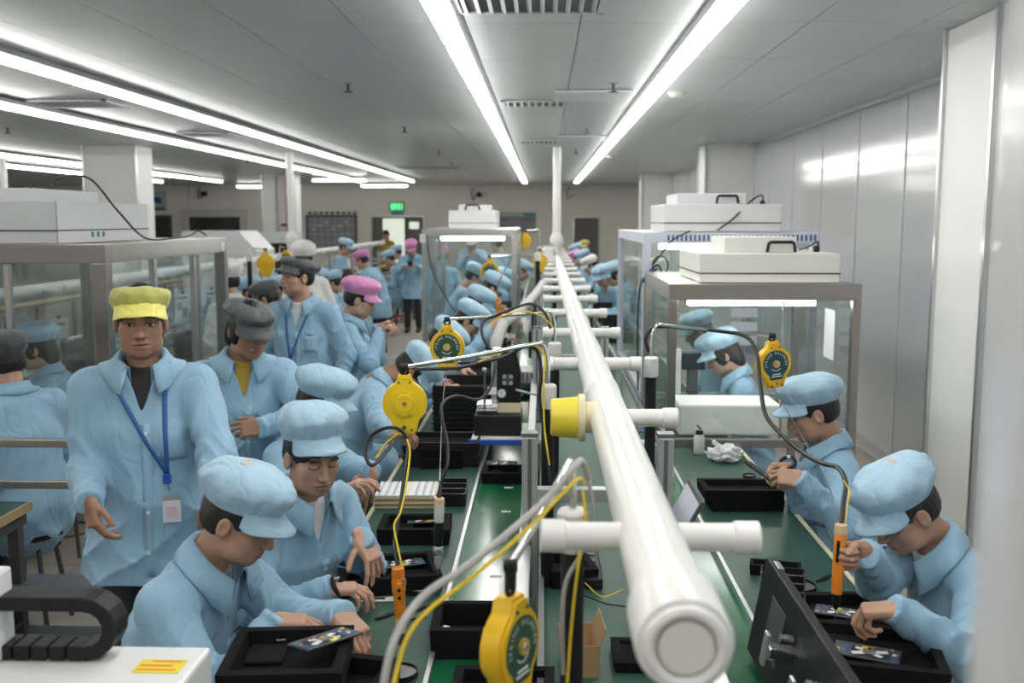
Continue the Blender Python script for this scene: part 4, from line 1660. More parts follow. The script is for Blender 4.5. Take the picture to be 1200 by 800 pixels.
        if logo:
            p, fd = surf(-.088, .205, .003)
            ll = basis(-r, t, fd, p - base)
            mm = MB()
            nn = 12
            mm.tube([(-.022 + .007 * math.cos(2 * math.pi * k / nn), .007 * math.sin(2 * math.pi * k / nn), 0) for k in range(nn + 1)], .0016, 5)
            lg = mm.build('logo_ring', 'thread_dark', o)
            lg.matrix_local = ll
            mm = MB()
            for k in range(5):
                mm.b2(-.010 + k * .0075, -.0055 + k * .0075, -.004, .004, -.001, .001)
            lg = mm.build('logo_word', 'thread_dark', o)
            lg['kind'] = 'stuff'
            lg.matrix_local = ll
    # ---- trousers and shoes
    if legs:
        tr = []
        feet = []
        for s in (-1, 1):
            hip = Pv + r * (s * .085) - UP * .04
            if sit:
                knee = Vector((Pv.x, Pv.y, 0)) + r * (s * .11) + f * .40 + UP * max(.40, Pv.z - .04)
                ank = Vector((knee.x, knee.y, .10)) - f * .04
            else:
                ank = Vector((Pv.x, Pv.y, .09)) + r * (s * .095) + f * (.03 * s - .01)
                knee = (hip + ank) / 2 + f * .03
            tr.append((hip, knee, ank))
            feet.append(ank)

        def tr_f(p):
            d = s_ell(p, Pv - UP * .04, (.13, .11, .10))
            for hip, knee, ank in tr:
                d = smin(d, smin(s_seg(p, hip, knee, .088, .066), s_seg(p, knee, ank, .066, .056), .02), .02)
            return smax(d, .07 - p[:, 2], .004)
        al = [Pv] + [x for l in tr for x in l]
        v, q = polygonise(tr_f, [min(a[i] for a in al) - .17 for i in range(3)], [max(a[i] for a in al) + .17 for i in range(3)], .019 if lod < 2 else .026)
        link('trousers', npmesh('trousers', [(v - bs, q)], 'trousers'), o)
        for ank in feet:
            def sh_f(p, ank=ank):
                d = s_seg(p, ank - f * .02 - UP * .045, ank + f * .15 - UP * .055, .042, .036)
                d = smin(d, s_seg(p, ank - UP * .04, ank - UP * .0, .042, .045), .03)
                return smax(d, .002 - p[:, 2], .004)
            v, q = polygonise(sh_f, [ank[i] - .22 for i in range(3)], [ank[i] + .22 for i in range(3)], .014)
            link('shoe', npmesh('shoe', [(v - bs, q)], 'shoe'), o)
    return info


def make_stool():
    o = thing('stool', 'black round work stool under a seated worker', 'stool')
    MB().lathe([(.14, .385), (.155, .392), (.155, .41), (.14, .418)], (0, 0, 0), 'Z', 20).build('seat', 'black', o, True)
    for k in range(4):
        a = R(45 + 90 * k)
        MB().tube([(.10 * math.cos(a), .10 * math.sin(a), .388), (.17 * math.cos(a), .17 * math.sin(a), 0)], .012, 8).build('leg', 'dark_grey', o)
    n = 20
    MB().tube([(.148 * math.cos(2 * math.pi * k / n), .148 * math.sin(2 * math.pi * k / n), .13) for k in range(n + 1)], .007, 6).build('foot_ring', 'dark_grey', o)
    return o
# ================================================================ TOOLS: arms, balancers, drivers
ARC = {}


def arc_text(s, r, a0, a1, size, cx, cz, y):
    """letters along an arc as one mesh (flat print)"""
    if s in ARC:
        return ARC[s]
    me_all = MB()
    ARC[s] = me_all
    n = len(s)
    for i, chh in enumerate(s):
        if chh == ' ':
            continue
        cu = bpy.data.curves.new('t', 'FONT')
        cu.body = chh
        cu.size = size
        cu.align_x = 'CENTER'
        cu.align_y = 'CENTER'
        cu.resolution_u = 1
        tmp = bpy.data.objects.new('t', cu)
        COL.objects.link(tmp)
        me = bpy.data.meshes.new_from_object(tmp.evaluated_get(bpy.context.evaluated_depsgraph_get()))
        bpy.data.objects.remove(tmp)
        a = R(a0 + (a1 - a0) * i / (n - 1))
        px, pz = cx + r * math.cos(a), cz + r * math.sin(a)
        ca, sa = math.cos(a - math.pi / 2), math.sin(a - math.pi / 2)
        vs = [(px + v.co.x * ca - v.co.y * sa, y, pz + v.co.x * sa + v.co.y * ca) for v in me.vertices]
        me_all.add(vs, [tuple(p.vertices) for p in me.polygons])
        bpy.data.meshes.remove(me)
    return me_all


def balancer_outline(n=20):
    # u across, v down from the hook
    pts = []
    W_, cz = .070, -.098
    pts += [(-.020, -.008), (.020, -.008), (.026, -.030)]
    for k in range(n + 1):
        a = R(62 - 112 * k / n)
        pts.append((W_ * math.cos(a), cz + W_ * math.sin(a)))
    pts += [(.036, -.185), (.030, -.195), (-.030, -.195), (-.036, -.185)]
    for k in range(n + 1):
        a = R(230 - 112 * k / n)
        pts.append((W_ * math.cos(a), cz + W_ * math.sin(a)))
    pts.append((-.026, -.030))
    return pts


def make_balancer(label, plate=None, lemon=False, knob=True):
    o = thing('spring_balancer', label, 'tool balancer')
    ym = 'yellow_lemon' if lemon else 'yellow'
    out = balancer_outline()
    b = MB().prism(out, -.016, .016, lambda u, v, h: (u, h, v)).build('body', ym, o, True)
    MB().prism([(u * .93, -.098 + (v + .098) * .93) for u, v in out], -.023, .023, lambda u, v, h: (u, h, v)).build('drum_cover', ym, o, True)
    if plate:
        pl = []
        for k in range(28):
            a = R(-55 + 290 * k / 27)
            pl.append((.054 * math.cos(a), -.096 + .054 * math.sin(a)))
        pl += [(-.026, -.160), (.026, -.160)]
        f = MB().prism(pl, -.025, -.0225, lambda u, v, h: (u, h, v)).build('face_plate', plate, o)
        t = arc_text('SPRING BALANCER', .043, 190, -10, .0145, 0, -.096, -.0256).build('lettering', 'white_paint', f)
        t['kind'] = 'stuff'
        m = MB()
        for k in range(9):
            a0, a1 = R(215 + k * 12), R(215 + k * 12 + 12)
            m.add([(.022 * math.cos(a0), -.0256, -.1 + .022 * math.sin(a0)), (.025 * math.cos(a0), -.0256, -.1 + .025 * math.sin(a0)), (.025 * math.cos(a1), -.0256, -.1 + .025 * math.sin(a1)), (.022 * math.cos(a1), -.0256, -.1 + .022 * math.sin(a1))], [(0, 1, 2, 3)])
        m.build('scale_arc', 'white_paint', f)
        m = MB()
        for k, w in enumerate((.018, .022)):
            m.b2(-w, w, -.0262, -.025, -.140 - k * .009, -.136 - k * .009)
        tt = m.build('text_line', 'white_paint', f)
        tt['kind'] = 'stuff'
        MB().lathe([(.015, -.031), (.015, -.025)], (0, 0, -.096), 'Y', 18).build('hub', 'gold_part', o, True)
        MB().lathe([(.006, -.034), (.006, -.031)], (0, 0, -.096), 'Y', 12).build('hub_screw', 'silver_part', o, True)
    if knob:
        sgn = -1 if not plate else 1
        pts = []
        for k in range(64):
            a = 2 * math.pi * k / 64
            r = .039 + .0028 * math.cos(8 * a)
            pts.append((r * math.cos(a), -.095 + r * math.sin(a)))
        h0, h1 = (-.036, -.022) if sgn < 0 else (.022, .036)
        k_ = MB().prism(pts, h0, h1, lambda u, v, h: (u, h, v)).build('knob', ym, o, True)
        MB().lathe([(.028, -.040), (.030, -.036)], (0, 0, -.095), 'Y', 20).build('knob_boss', ym, k_, True) if sgn < 0 else None
        MB().lathe([(.007, sgn * .043), (.008, sgn * .036)], (0, 0, -.095), 'Y', 12).build('bolt', 'copper_part', k_, True)
    for (u, v) in ((-.021, -.182), (.021, -.182), (0, -.176), (-.018, -.03), (.018, -.03)):
        MB().lathe([(.0035, -.0262), (.004, -.022)], (u, 0, v), 'Y', 8).build('screw', 'dark_grey', o)
    n = 14
    MB().tube([(.011 * math.cos(2 * math.pi * k / n), 0, .004 + .013 * math.sin(2 * math.pi * k / n)) for k in range(n + 1)], .0045, 7).build('hook', 'black', o, True)
    return o


def arm(px, py_cap, d, label, tip, zrod=None, pole_bottom=TZ - .02, rod_r=.0065, slant=0):
    """black pole on the bench rail with white cap, steel rod bent over to tip (world)"""
    c = at(px, py_cap, d=d)
    o = thing('balancer_arm', label, 'tool arm', (c.x, c.y, pole_bottom))
    zt = c.z - pole_bottom
    MB().tube([(0, 0, 0), (0, 0, zt - .02)], .0215, 16).build('pole', 'black', o, True)
    MB().lathe([(.026, zt - .045), (.029, zt - .04), (.029, zt + .028), (.024, zt + .034)], (0, 0, 0), 'Z', 20).build('cap', 'pvc', o, True)
    T = Vector(tip) - Vector(o.location)
    zr = zt + .15 if zrod is None else zrod - pole_bottom
    MB().tube(spline([(0, 0, zt + .02), (0, 0, zr - .05), (T.x * .04, T.y * .04, zr), (T.x * .14, T.y * .14, zr + (T.z - zr) * .10 + .004), (T.x * .55, T.y * .55, zr + (T.z - zr) * .55), (T.x, T.y, T.z)], 6), rod_r, 10).build('rod', 'chrome', o, True)
    MB().lathe([(.011, -.012), (.011, .012)], (T.x, T.y, T.z), 'X', 10).build('tip_clamp', 'black', o, True)
    return o


def cable(label, pts, r, material, name='cable', wraps=None, group=None):
    o = MB().tube(spline(pts), r, 8)
    o = o.build(name, material, None, True)
    tag(o, label, 'cable', group)
    return o


def make_driver(label, kind='orange'):
    """electric screwdriver hanging down from its cable end at the origin"""
    o = thing('electric_screwdriver', label, 'screwdriver')
    if kind == 'orange':
        MB().lathe([(.013, -.004), (.017, -.008), (.018, -.03), (.0165, -.034)], (0, 0, 0), 'Z', 18).build('top_cap', 'orange', o, True)
        MB().lathe([(.0165, -.034), (.019, -.045), (.019, -.075), (.0165, -.085), (.0155, -.135), (.0145, -.15)], (0, 0, 0), 'Z', 18).build('body', 'orange', o, True)
        MB().box((0, -.018, -.06), (.012, .012, .032), None, .003).build('trigger', 'orange', o)
        MB().lathe([(.005, -.0245), (.005, -.0225)], (0, 0, -.063), 'Y', 10).build('button', 'black', o)
        MB().lathe([(.005, -.0185), (.005, -.015)], (0, 0, -.088), 'Y', 10).build('button', 'black', o)
        MB().box((.014, -.012, -.045), (.012, .008, .018), Matrix.Rotation(R(45), 3, 'Z')).build('rating_label', 'silver_part', o)
        MB().lathe([(.0148, -.15), (.0152, -.155), (.0145, -.185), (.012, -.195)], (0, 0, 0), 'Z', 18).build('grip_ring', 'amber', o, True)
    elif kind == 'amber':
        MB().lathe([(.012, 0), (.017, -.004), (.017, -.028), (.015, -.03)], (0, 0, 0), 'Z', 18).build('top_cap', 'amber', o, True)
        MB().lathe([(.015, -.03), (.0165, -.036), (.0165, -.10), (.0145, -.195)], (0, 0, 0), 'Z', 18).build('body', 'orange', o, True)
        MB().box((-.006, -.0155, -.075), (.009, .006, .06), None, .002).build('lever', 'black', o)
    else:
        MB().lathe([(.014, 0), (.0165, -.003), (.0165, -.02), (.016, -.022)], (0, 0, 0), 'Z', 18).build('top_cap', 'amber', o, True)
        MB().lathe([(.016, -.022), (.0168, -.026), (.0168, -.075), (.0155, -.08)], (0, 0, 0), 'Z', 18).build('body', 'clear_plastic', o, True)
        MB().lathe([(.0155, -.08), (.0155, -.15), (.014, -.16)], (0, 0, 0), 'Z', 18).build('grip', 'black', o, True)
        MB().lathe([(.013, -.16), (.0165, -.165), (.0165, -.185), (.010, -.195)], (0, 0, 0), 'Z', 18).build('collar', 'silver_part', o, True)
    MB().lathe([(.012, -.195), (.0125, -.2), (.0115, -.222), (.006, -.235), (.0035, -.24)], (0, 0, 0), 'Z', 16).build('chuck', 'black' if kind != 'clear' else 'grey_paint', o, True)
    MB().tube([(0, 0, -.238), (0, 0, -.275)], .0017, 6).build('bit', 'silver_part', o)
    return o


# --- left-hand arms
tip1 = at(474, 430, d=3.15)
arm(642, 462, 3.27, 'steel balancer rod on black pole nearest the yellow pipe sleeve, holding the lemon balancer', tip1, at(640, 402, d=3.27).z)
b1 = make_balancer('bright lemon-yellow spring balancer showing its scalloped knob over the seated workers', None, True)
b1.location = tip1 - Vector((0, 0, .016))
b1.rotation_euler = (0, 0, R(6))
tip2 = at(524, 374, d=4.25)
arm(650, 410, 4.33, 'steel balancer rod on the second black pole, holding the green-plated balancer', tip2, at(648, 366, d=4.33).z)
b2 = make_balancer('yellow spring balancer with dark green plate and white lettering behind the lemon one', 'plate_green')
b2.location = tip2 - Vector((0, 0, .016))
b2.scale = (1.05, 1.05, 1.05)
# near blurred arm
tip3 = at(598, 662, d=1.72)
arm(671, 617, 1.86, 'out-of-focus steel rod on the black pole beside the capped pipe branch', tip3 + Vector((0, 0, .0)), at(676, 540, d=1.86).z, rod_r=.0075)
b3 = make_balancer('amber-yellow spring balancer with worn green plate hanging low over the conveyor belt', 'plate_green')
b3.location = tip3 - Vector((0, 0, .045))
b3.rotation_euler = (0, 0, R(62))
MB().tube([(0, 0, .004), (0, 0, .05)], .010, 8).build('swivel', 'black', b3)
# right-hand arm
tip4 = at(905, 393, d=3.92)
arm(763, 428, 3.92, 'steel balancer rod on the black pole at the wall-side belt', tip4, at(766, 381, d=3.92).z)
b4 = make_balancer('yellow spring balancer with dark blue plate above the worker with finger cots', 'plate_blue')
b4.location = tip4 - Vector((0, 0, .014))
b4.rotation_euler = (R(3), R(-6), R(14))
# farther ones down the line
for (px, py, d, lab, plate, pcx, pcy, kn) in (
        (574, 300, 9.2, 'small yellow balancer with green plate seen through the distant glass booth', 'plate_green', 630, 300, 1),
        (633, 292, 9.8, 'small yellow balancer hanging close beside the long pipe', None, 650, 318, 1),
        (616, 270, 12.2, 'tiny yellow balancer highest above the far end of the bench', None, 632, 292, 1)):
    t = at(px, py, d=d)
    arm(pcx, pcy, d, 'far balancer rod holding the ' + lab.split(' hanging')[0].split(' seen')[0].split(' highest')[0], t, t.z + .01)
    b = make_balancer(lab, plate)
    b.location = t - Vector((0, 0, .016))
    b.scale = (1.05, 1.05, 1.05) if d > 9.5 else (1.25, 1.25, 1.25)
for (px, py, d, lab, pcx, pcy) in ((311, 292, 8.9, 'yellow balancer hanging over the neighbouring bench in front of the white hood', 292, 300),
                                    (335, 290, 10.4, 'yellow and green balancer over the neighbouring bench beside the white cap', 328, 300)):
    t = at(px, py, d=d)
    arm(pcx, pcy, d, 'thin rod over the neighbouring bench holding the ' + ('front' if px < 320 else 'rear') + ' yellow balancer', t, t.z + .01)
    b = make_balancer(lab, None if px < 320 else 'plate_green')
    b.location = t - Vector((0, 0, .016))
    b.scale = (1.15, 1.15, 1.15)

# --- screwdrivers
D1 = at(466, 662, d=2.72)
d1 = make_driver('orange electric screwdriver hanging upright by the hands of the wristband worker', 'orange')
d1.location = D1
d1.rotation_euler = (R(2), R(-2), R(10))
bb1 = b1.location
def P(px, py, d):
    return at(px, py, d=d)
cable('thick black cable looping under the lemon balancer down to the orange screwdriver', [D1, P(462, 640, 2.74), P(468, 600, 2.8), P(474, 555, 2.85), P(478, 520, 2.9), P(468, 503, 2.9), P(450, 502, 2.9), P(432, 514, 2.9), P(428, 532, 2.88), P(436, 545, 2.87), P(452, 530, 2.95), P(470, 505, 3.1), tip1 + Vector((.0, .02, -.19))], .0055, 'rubber')
cable('yellow and green wire twisted along the orange screwdriver cable', [D1 + Vector((.012, -.005, 0)), P(466, 640, 2.73), P(462, 615, 2.76), P(470, 598, 2.78), P(477, 560, 2.83), P(480, 525, 2.88), P(470, 508, 2.92), P(452, 520, 2.93), P(440, 538, 2.9)], .003, 'cable_yellow')
cable('black cable tied along the lemon balancer rod and down the pole', [tip1 + Vector((.03, .01, -.01)), P(500, 432, 3.17), P(540, 430, 3.2), P(590, 418, 3.24), P(615, 406, 3.25), P(630, 412, 3.26), P(634, 440, 3.25), P(632, 470, 3.25), P(640, 520, 3.24), P(646, 575, 3.22)], .006, 'rubber')
cable('yellow wire along the lemon balancer rod and down its pole', [P(560, 424, 3.2), P(600, 408, 3.23), P(626, 405, 3.24), P(638, 418, 3.24), P(637, 450, 3.23), P(638, 500, 3.22), P(644, 545, 3.2)], .003, 'cable_yellow')
D2 = at(515, 583, d=3.22)
d2 = make_driver('clear and black electric screwdriver hanging above the small parts bins', 'clear')
d2.location = D2
d2.rotation_euler = (0, R(2), 0)
cable('black and yellow banded cable from the upper rod to the clear screwdriver', [D2, P(517, 565, 3.24), P(524, 545, 3.25), P(524, 520, 3.3), P(518, 490, 3.4), P(519, 472, 3.5), P(535, 464, 3.6), P(560, 468, 3.7), P(574, 455, 3.8), P(580, 430, 3.9), P(578, 415, 4.0), P(566, 395, 4.1), P(566, 378, 4.2), P(580, 370, 4.25), P(620, 356, 4.3), P(638, 366, 4.3), P(645, 385, 4.3)], .006, 'rubber')
cable('yellow wire running beside the upper balancer rod', [P(570, 388, 4.2), P(580, 374, 4.24), P(610, 365, 4.27), P(634, 370, 4.28), P(650, 385, 4.28)], .003, 'cable_yellow')
cable('thin steel wire from the green-plated balancer to the clear screwdriver', [b2.location + Vector((0, -.01, -.2)), P(519, 470, 3.8), P(516, 540, 3.35), D2], .0016, 'silver_part')
cable('thick grey hose sweeping out of focus across the front of the belt', [P(690, 560, 1.85), P(682, 540, 1.8), P(672, 548, 1.75), P(640, 585, 1.7), P(595, 625, 1.62), P(545, 665, 1.55), P(500, 695, 1.5), P(472, 730, 1.45), P(456, 770, 1.42), P(446, 830, 1.4)], .0062, 'hose')
cable('yellow wire hanging below the thick grey hose', [P(684, 566, 1.84), P(676, 562, 1.78), P(640, 598, 1.7), P(598, 638, 1.62), P(548, 680, 1.55), P(505, 712, 1.5), P(478, 745, 1.46), P(464, 790, 1.43), P(456, 840, 1.41)], .0035, 'cable_yellow')
cable('grey cable curling down beside the black pole and capped branch', [P(690, 560, 1.85), P(694, 610, 1.84), P(680, 650, 1.83), P(664, 680, 1.82), P(659, 720, 1.81), P(660, 790, 1.8)], .0042, 'cable_grey')
cable('yellow wire taped down the black pole by the capped branch', [P(683, 575, 1.84), P(686, 610, 1.83), P(678, 660, 1.82), P(670, 730, 1.81), P(664, 810, 1.8)], .003, 'cable_yellow')
D3 = at(986, 613, d=2.72)
d3 = make_driver('amber-capped orange screwdriver gripped by the screw-driving bench worker', 'amber')
d3.location = D3
d3.rotation_euler = (R(-4), R(2), R(-10))
cable('black sleeved cable snaking from the blue-plated balancer rod to the gripped screwdriver', [P(760, 412, 3.92), P(757, 396, 3.92), P(768, 383, 3.92), P(800, 384, 3.92), P(845, 388, 3.9), P(875, 395, 3.85), P(887, 415, 3.75), P(891, 450, 3.6), P(897, 485, 3.5), P(915, 508, 3.4), P(943, 532, 3.25), P(965, 543, 3.1), P(982, 548, 2.95), P(991, 565, 2.85), P(988, 590, 2.78), D3], .0075, 'rubber')
cable('yellow ground wire at the end of the black sleeved cable', [D3 + Vector((.01, 0, .002)), P(993, 592, 2.75), P(995, 575, 2.8), P(989, 563, 2.85)], .002, 'cable_yellow')
cable('thin wire from the blue-plated balancer to the gripped screwdriver', [b4.location + Vector((.01, 0, -.195)), P(945, 520, 3.3), P(972, 572, 2.95), P(976, 592, 2.85), D3], .0015, 'dark_grey')
# hanging drivers far away
dd = clone(d1, at(584, 348, d=7.4), None, 'small orange screwdriver standing among the far seated workers')
cable('thin dark lead above the small far orange screwdriver', [at(584, 348, d=7.4), at(583, 335, d=7.6), at(590, 320, d=8.2), at(600, 300, d=9.0)], .006, 'rubber')

# ---------------------------------------------------------------- grey flexible extraction hose over the left belt
hp = spline([at(636, 333, y=8.2), at(628, 345, y=7.8), at(612, 362, y=7.2), at(600, 372, y=6.9), at(590, 378, y=6.7)])
m = MB()
rr = []
pts = []
for i in range(len(hp) - 1):
    for k in range(4):
        pts.append(hp[i].lerp(hp[i + 1], k / 4))
m.tube(pts, [.034 + (.004 if i % 2 else 0) for i in range(len(pts))], 14)
o = m.build('extraction_hose', 'hose_light', None, True)
tag(o, 'grey corrugated extraction hose curving down to the aisle-side belt', 'hose')
e = hp[-1]
MB().tube([e, e + Vector((-.04, -.15, -.10)), e + Vector((-.05, -.22, -.2))], [.037, .045, .03], 14).build('nozzle', 'hose_light', o, True)
# ================================================================ PEOPLE IN THE PLACE
SEATED = []


def worker(*a, **k):
    i = person(*a, **k)
    if k.get('sit'):
        SEATED.append(i)
    return i


X = Vector((1, 0, 0))
Y = Vector((0, 1, 0))
DN = Vector((0, 0, -1))
PEOPLE = {}
# --- left row of the main bench, facing the belt
PEOPLE['P1'] = worker('seated worker in blue coat bending over the open foam tray beside the white robot', at(283, 607, d=2.72), -98, sit=True, lean=24, hp=26, hy=2,
       rw=at(322, 728, d=2.58), lw=at(400, 722, d=2.66), rdir=(1, .1, -.05), ldir=(.75, -.5, -.45), rpose='relaxed', lpose='relaxed', patch=True, lod=0, seed=11, build=1.12, skin='skin_a', shirt='shirt_grey')
PEOPLE['P2'] = worker('seated worker with black wristband reaching over the foam tray by the orange screwdriver', at(366, 534, d=3.22), -125, sit=True, lean=12, hp=14, hy=-16,
       rw=at(386, 690, d=3.02), lw=at(424, 632, d=3.22), rdir=(1, .15, -.02), ldir=(.55, -.35, -.75), rpose='relaxed', lpose='spread', lod=0, seed=12, build=1.08, skin='skin_b', shirt='shirt_white', hair='bangs', captilt=8, capup=.022)
PEOPLE['P3'] = worker('worker in blue cap half hidden behind the wristband worker, hand hanging by the sheet stack', at(378, 472, d=4.2), -98, sit=True, lean=16, hp=22,
       lw=at(441, 556, d=3.95), ldir=(-.15, -.25, -.95), lnorm=(.3, -.9, .1), lpose='flat', rw=at(400, 575, d=3.85), lod=1, seed=13, build=1.1, skin='skin_b')
PEOPLE['P4'] = worker('worker behind the lemon balancer bowing low over a part held in both hands', at(482, 436, d=5.35), -78, sit=True, lean=42, hp=62,
       lw=at(474, 508, d=4.75), rw=at(466, 516, d=4.6), ldir=(1, .0, .15), rdir=(1, .1, .1), lpose='pinch', rpose='pinch', lod=1, seed=14, build=1.1, skin='skin_c')
PEOPLE['P4b'] = worker('worker in blue coat leaning in behind the green-plated balancer, wrists on black crates', at(520, 402, d=6.3), -85, sit=True, lean=36, hp=48,
       lw=at(536, 432, d=6.2), rw=at(522, 452, d=5.7), ldir=(1, 0, -.1), rdir=(1, 0, -.1), lod=2, seed=15, skin='skin_b')
PEOPLE['P5'] = worker('worker with cap brim turned down, seated just beyond the green-plated balancer', at(549, 376, d=7.5), -85, sit=True, lean=34, hp=38, lod=1, seed=16, skin='skin_b', lw=at(585, 372, d=7.5), rw=at(575, 385, d=7.2))
ROWL = ((561, 357, 8.3, 'next beyond the brim-down worker'), (578, 338, 9.2, 'beside the small orange screwdriver'), (556, 325, 10.7, 'sitting upright inside the distant glass booth'),
        (590, 330, 11.0, 'close to the belt inside the distant glass booth'), (575, 317, 12.4, 'at the rear of the distant glass booth'), (612, 318, 13.4, 'just past the distant glass booth by the belt'))
for k, (px, py, d_, tx) in enumerate(ROWL):
    worker('small blue-capped worker ' + tx, at(px, py, d=d_), -92 + 6 * (k % 3), sit=True, lean=28 - 3 * (k % 3), hp=34, lod=2, seed=20 + k, skin='skin_b')
# --- right row of the main bench, facing the belt
PEOPLE['R1'] = worker('seated worker in blue coat driving a screw with the orange screwdriver at the wall-side bench', at(1058, 598, d=2.95), 102, sit=True, lean=24, hp=36,
       rw=D3 + Vector((.080, .030, -.098)), lw=at(1048, 714, d=2.58), rdir=(-1, -.05, .06), rnorm=(.05, 1, .12), rpose='grip', ldir=(-1, .22, -.15), lpose='pinch', patch=True, lod=0, seed=17, build=1.08, skin='skin_a', shirt='shirt_white')
PEOPLE['R2'] = worker('worker in side view wearing finger cots, examining a phone over the stacked black trays', at(951, 482, d=4.1), 84, sit=True, lean=10, hp=20,
       rw=at(925, 548, d=4.0), lw=at(938, 562, d=3.72), rdir=(-1, -.1, .05), ldir=(-1, .2, .1), rnorm=(0, .5, .8), lnorm=(0, -.7, .6), rpose='pinch', lpose='pinch', lod=0, seed=18, glove=True, skin='skin_a', shirt='shirt_white', captilt=2)
PEOPLE['R3'] = worker('worker seen through glass, seated inside the steel booth', at(846, 415, d=5.95), 82, sit=True, lean=14, hp=30, lod=1, seed=19, skin='skin_b', hair='long', shirt='shirt_white')
worker('rear worker in blue cap inside the glass booth with slotted rail', at(818, 388, d=7.4), 84, sit=True, lean=14, hp=26, lod=2, seed=30)
ROWR = ((705, 324, 12.8, 'cap_blue', 'blue-capped worker turning toward the aisle beside the far booth post', 135, 'coat_blue', 'blue'), (719, 322, 11.4, 'c', 'long-haired worker in blue cap right beside the glass booth post', 95, 'coat_blue', 'blue'),
        (692, 312, 14.2, 'w', 'worker in cream coat and white cap bending over the far wall-side bench', 88, 'coat_white', 'white'), (684, 303, 16.4, 'b', 'blue-capped worker beyond the cream-coated one', 92, 'coat_blue', 'blue'),
        (675, 303, 17.4, 'p', 'pink-capped worker at the far end of the wall-side bench', 92, 'coat_blue', 'pink'), (676, 294, 19.6, 'bb', 'last blue-capped worker near the dark far doorway', 95, 'coat_blue', 'blue'))
for k, (px, py, d_, c_, lab, yw, ct, cp) in enumerate(ROWR):
    worker(lab, at(px, py, d=d_), yw, sit=True, lean=30, hp=30, lod=2, seed=40 + k, coat=ct, cap=cp, hair='long' if k == 1 else 'short', skin='skin_b')
worker('distant figure in olive cap standing before the dark far doorway', at(685, 289, d=23), 150, lod=2, seed=48, cap='yellow', coat='coat_blue')
# --- standing people in the aisle
PEOPLE['M1'] = worker('standing man in mustard-yellow cap with lanyard and badge looking straight ahead', at(165, 376, d=3.35), -164, lean=-2, hp=3, hy=4, eyes='open', lod=0, seed=2, cap='yellow', capk='snug', shirt='shirt_black', build=1.08, skin='skin_c',
       rw=at(104, 588, d=3.12), lw=at(250, 585, d=3.1), rdir=(.28, -.2, -.9), rnorm=(-.6, -.7, 0), ldir=(0, -.2, -1), rpole=(-.3, .5, -.6), lpole=(.3, .5, -.6), hem=at(170, 682, d=3.35).z, logo=False, captilt=3)
PEOPLE['M2'] = worker('standing woman in charcoal cap and mustard shirt looking down with hand at her waist', at(292, 386, d=4.35), -162, lean=2, hp=20, hy=26, lod=0, seed=3, cap='grey', capk='flat', hair='long', shirt='shirt_yellow', skin='skin_c',
       lw=at(306, 500, d=4.12), ldir=(-1, -.1, -.12), lnorm=(.05, -.9, .35), lpole=(.9, 0, -.5), rw=at(252, 530, d=4.15), rdir=(.7, -.2, -.5), build=1.08, captilt=-4)
PEOPLE['M3'] = worker('standing man in charcoal cap and white shirt with lanyard, glancing toward the neighbouring line', at(348, 324, d=6.3), 172, lean=0, hp=-2, hy=-42, eyes='open', lod=0, seed=4, cap='grey', capk='flat', shirt='shirt_white', skin='skin_b', build=1.08, captilt=4)
PEOPLE['M4'] = worker('woman in pink cap standing side-on and reading a red phone', at(422, 351, d=6.7), -82, lean=4, hp=18, lod=1, seed=5, cap='pink', shirt='shirt_white', skin='skin_b', build=1.05,
       lw=at(444, 383, d=6.75), rw=at(446, 388, d=6.55), ldir=(.8, 0, .45), rdir=(.8, 0, .45), lpose='pinch', rpose='pinch')
PEOPLE['M5'] = worker('standing man in pink cap and dark trousers looking at a phone in the far aisle', at(482, 291, d=17.2), 178, lean=2, hp=32, lod=1, seed=6, cap='pink', skin='skin_b', lw=at(488, 311, d=16.95), rw=at(475, 311, d=16.95), ldir=(-.9, -.3, 0), rdir=(.9, -.3, 0))
worker('woman in pink cap bending over the neighbouring bench, back turned to the aisle', at(424, 305, d=14.5), 70, lean=38, backlean=12, hp=20, lod=2, seed=7, cap='pink', skin='skin_b')
PEOPLE['M7'] = worker('person in white coat and puffed white cap seen from behind near the booth post', at(267, 330, d=8.3), 50, lean=6, hp=8, lod=1, seed=8, cap='white', capk='hood', coat='coat_white', skin='skin_b')
worker('person in white coat and white cap hidden behind the charcoal-capped man', at(355, 305, d=9.6), 40, lean=6, hp=8, lod=2, seed=9, cap='white', capk='hood', coat='coat_white')
worker('pink-capped person seen from behind through the distant glass booth', at(517, 300, d=13.6), 20, lean=2, hp=6, lod=2, seed=50, cap='pink', skin='skin_b')
worker('person in white cap reading a phone behind the distant glass booth', at(553, 283, d=15.6), 175, lean=2, hp=30, lod=2, seed=51, cap='white', lw=at(560, 297, d=15.4), rw=at(548, 299, d=15.4), ldir=(-.8, -.3, 0), rdir=(.8, -.3, 0))
worker('standing blue-coated person beyond the phone reader behind the glass booth', at(581, 287, d=16.4), 60, lean=2, hp=20, lod=2, seed=52, cap='blue')
worker('bare-headed person in yellow shirt at the lit exit doorway', at(452, 275, d=26), 150, lean=0, hp=10, lod=2, seed=53, cap=None, coat='shirt_yellow', hair='short')
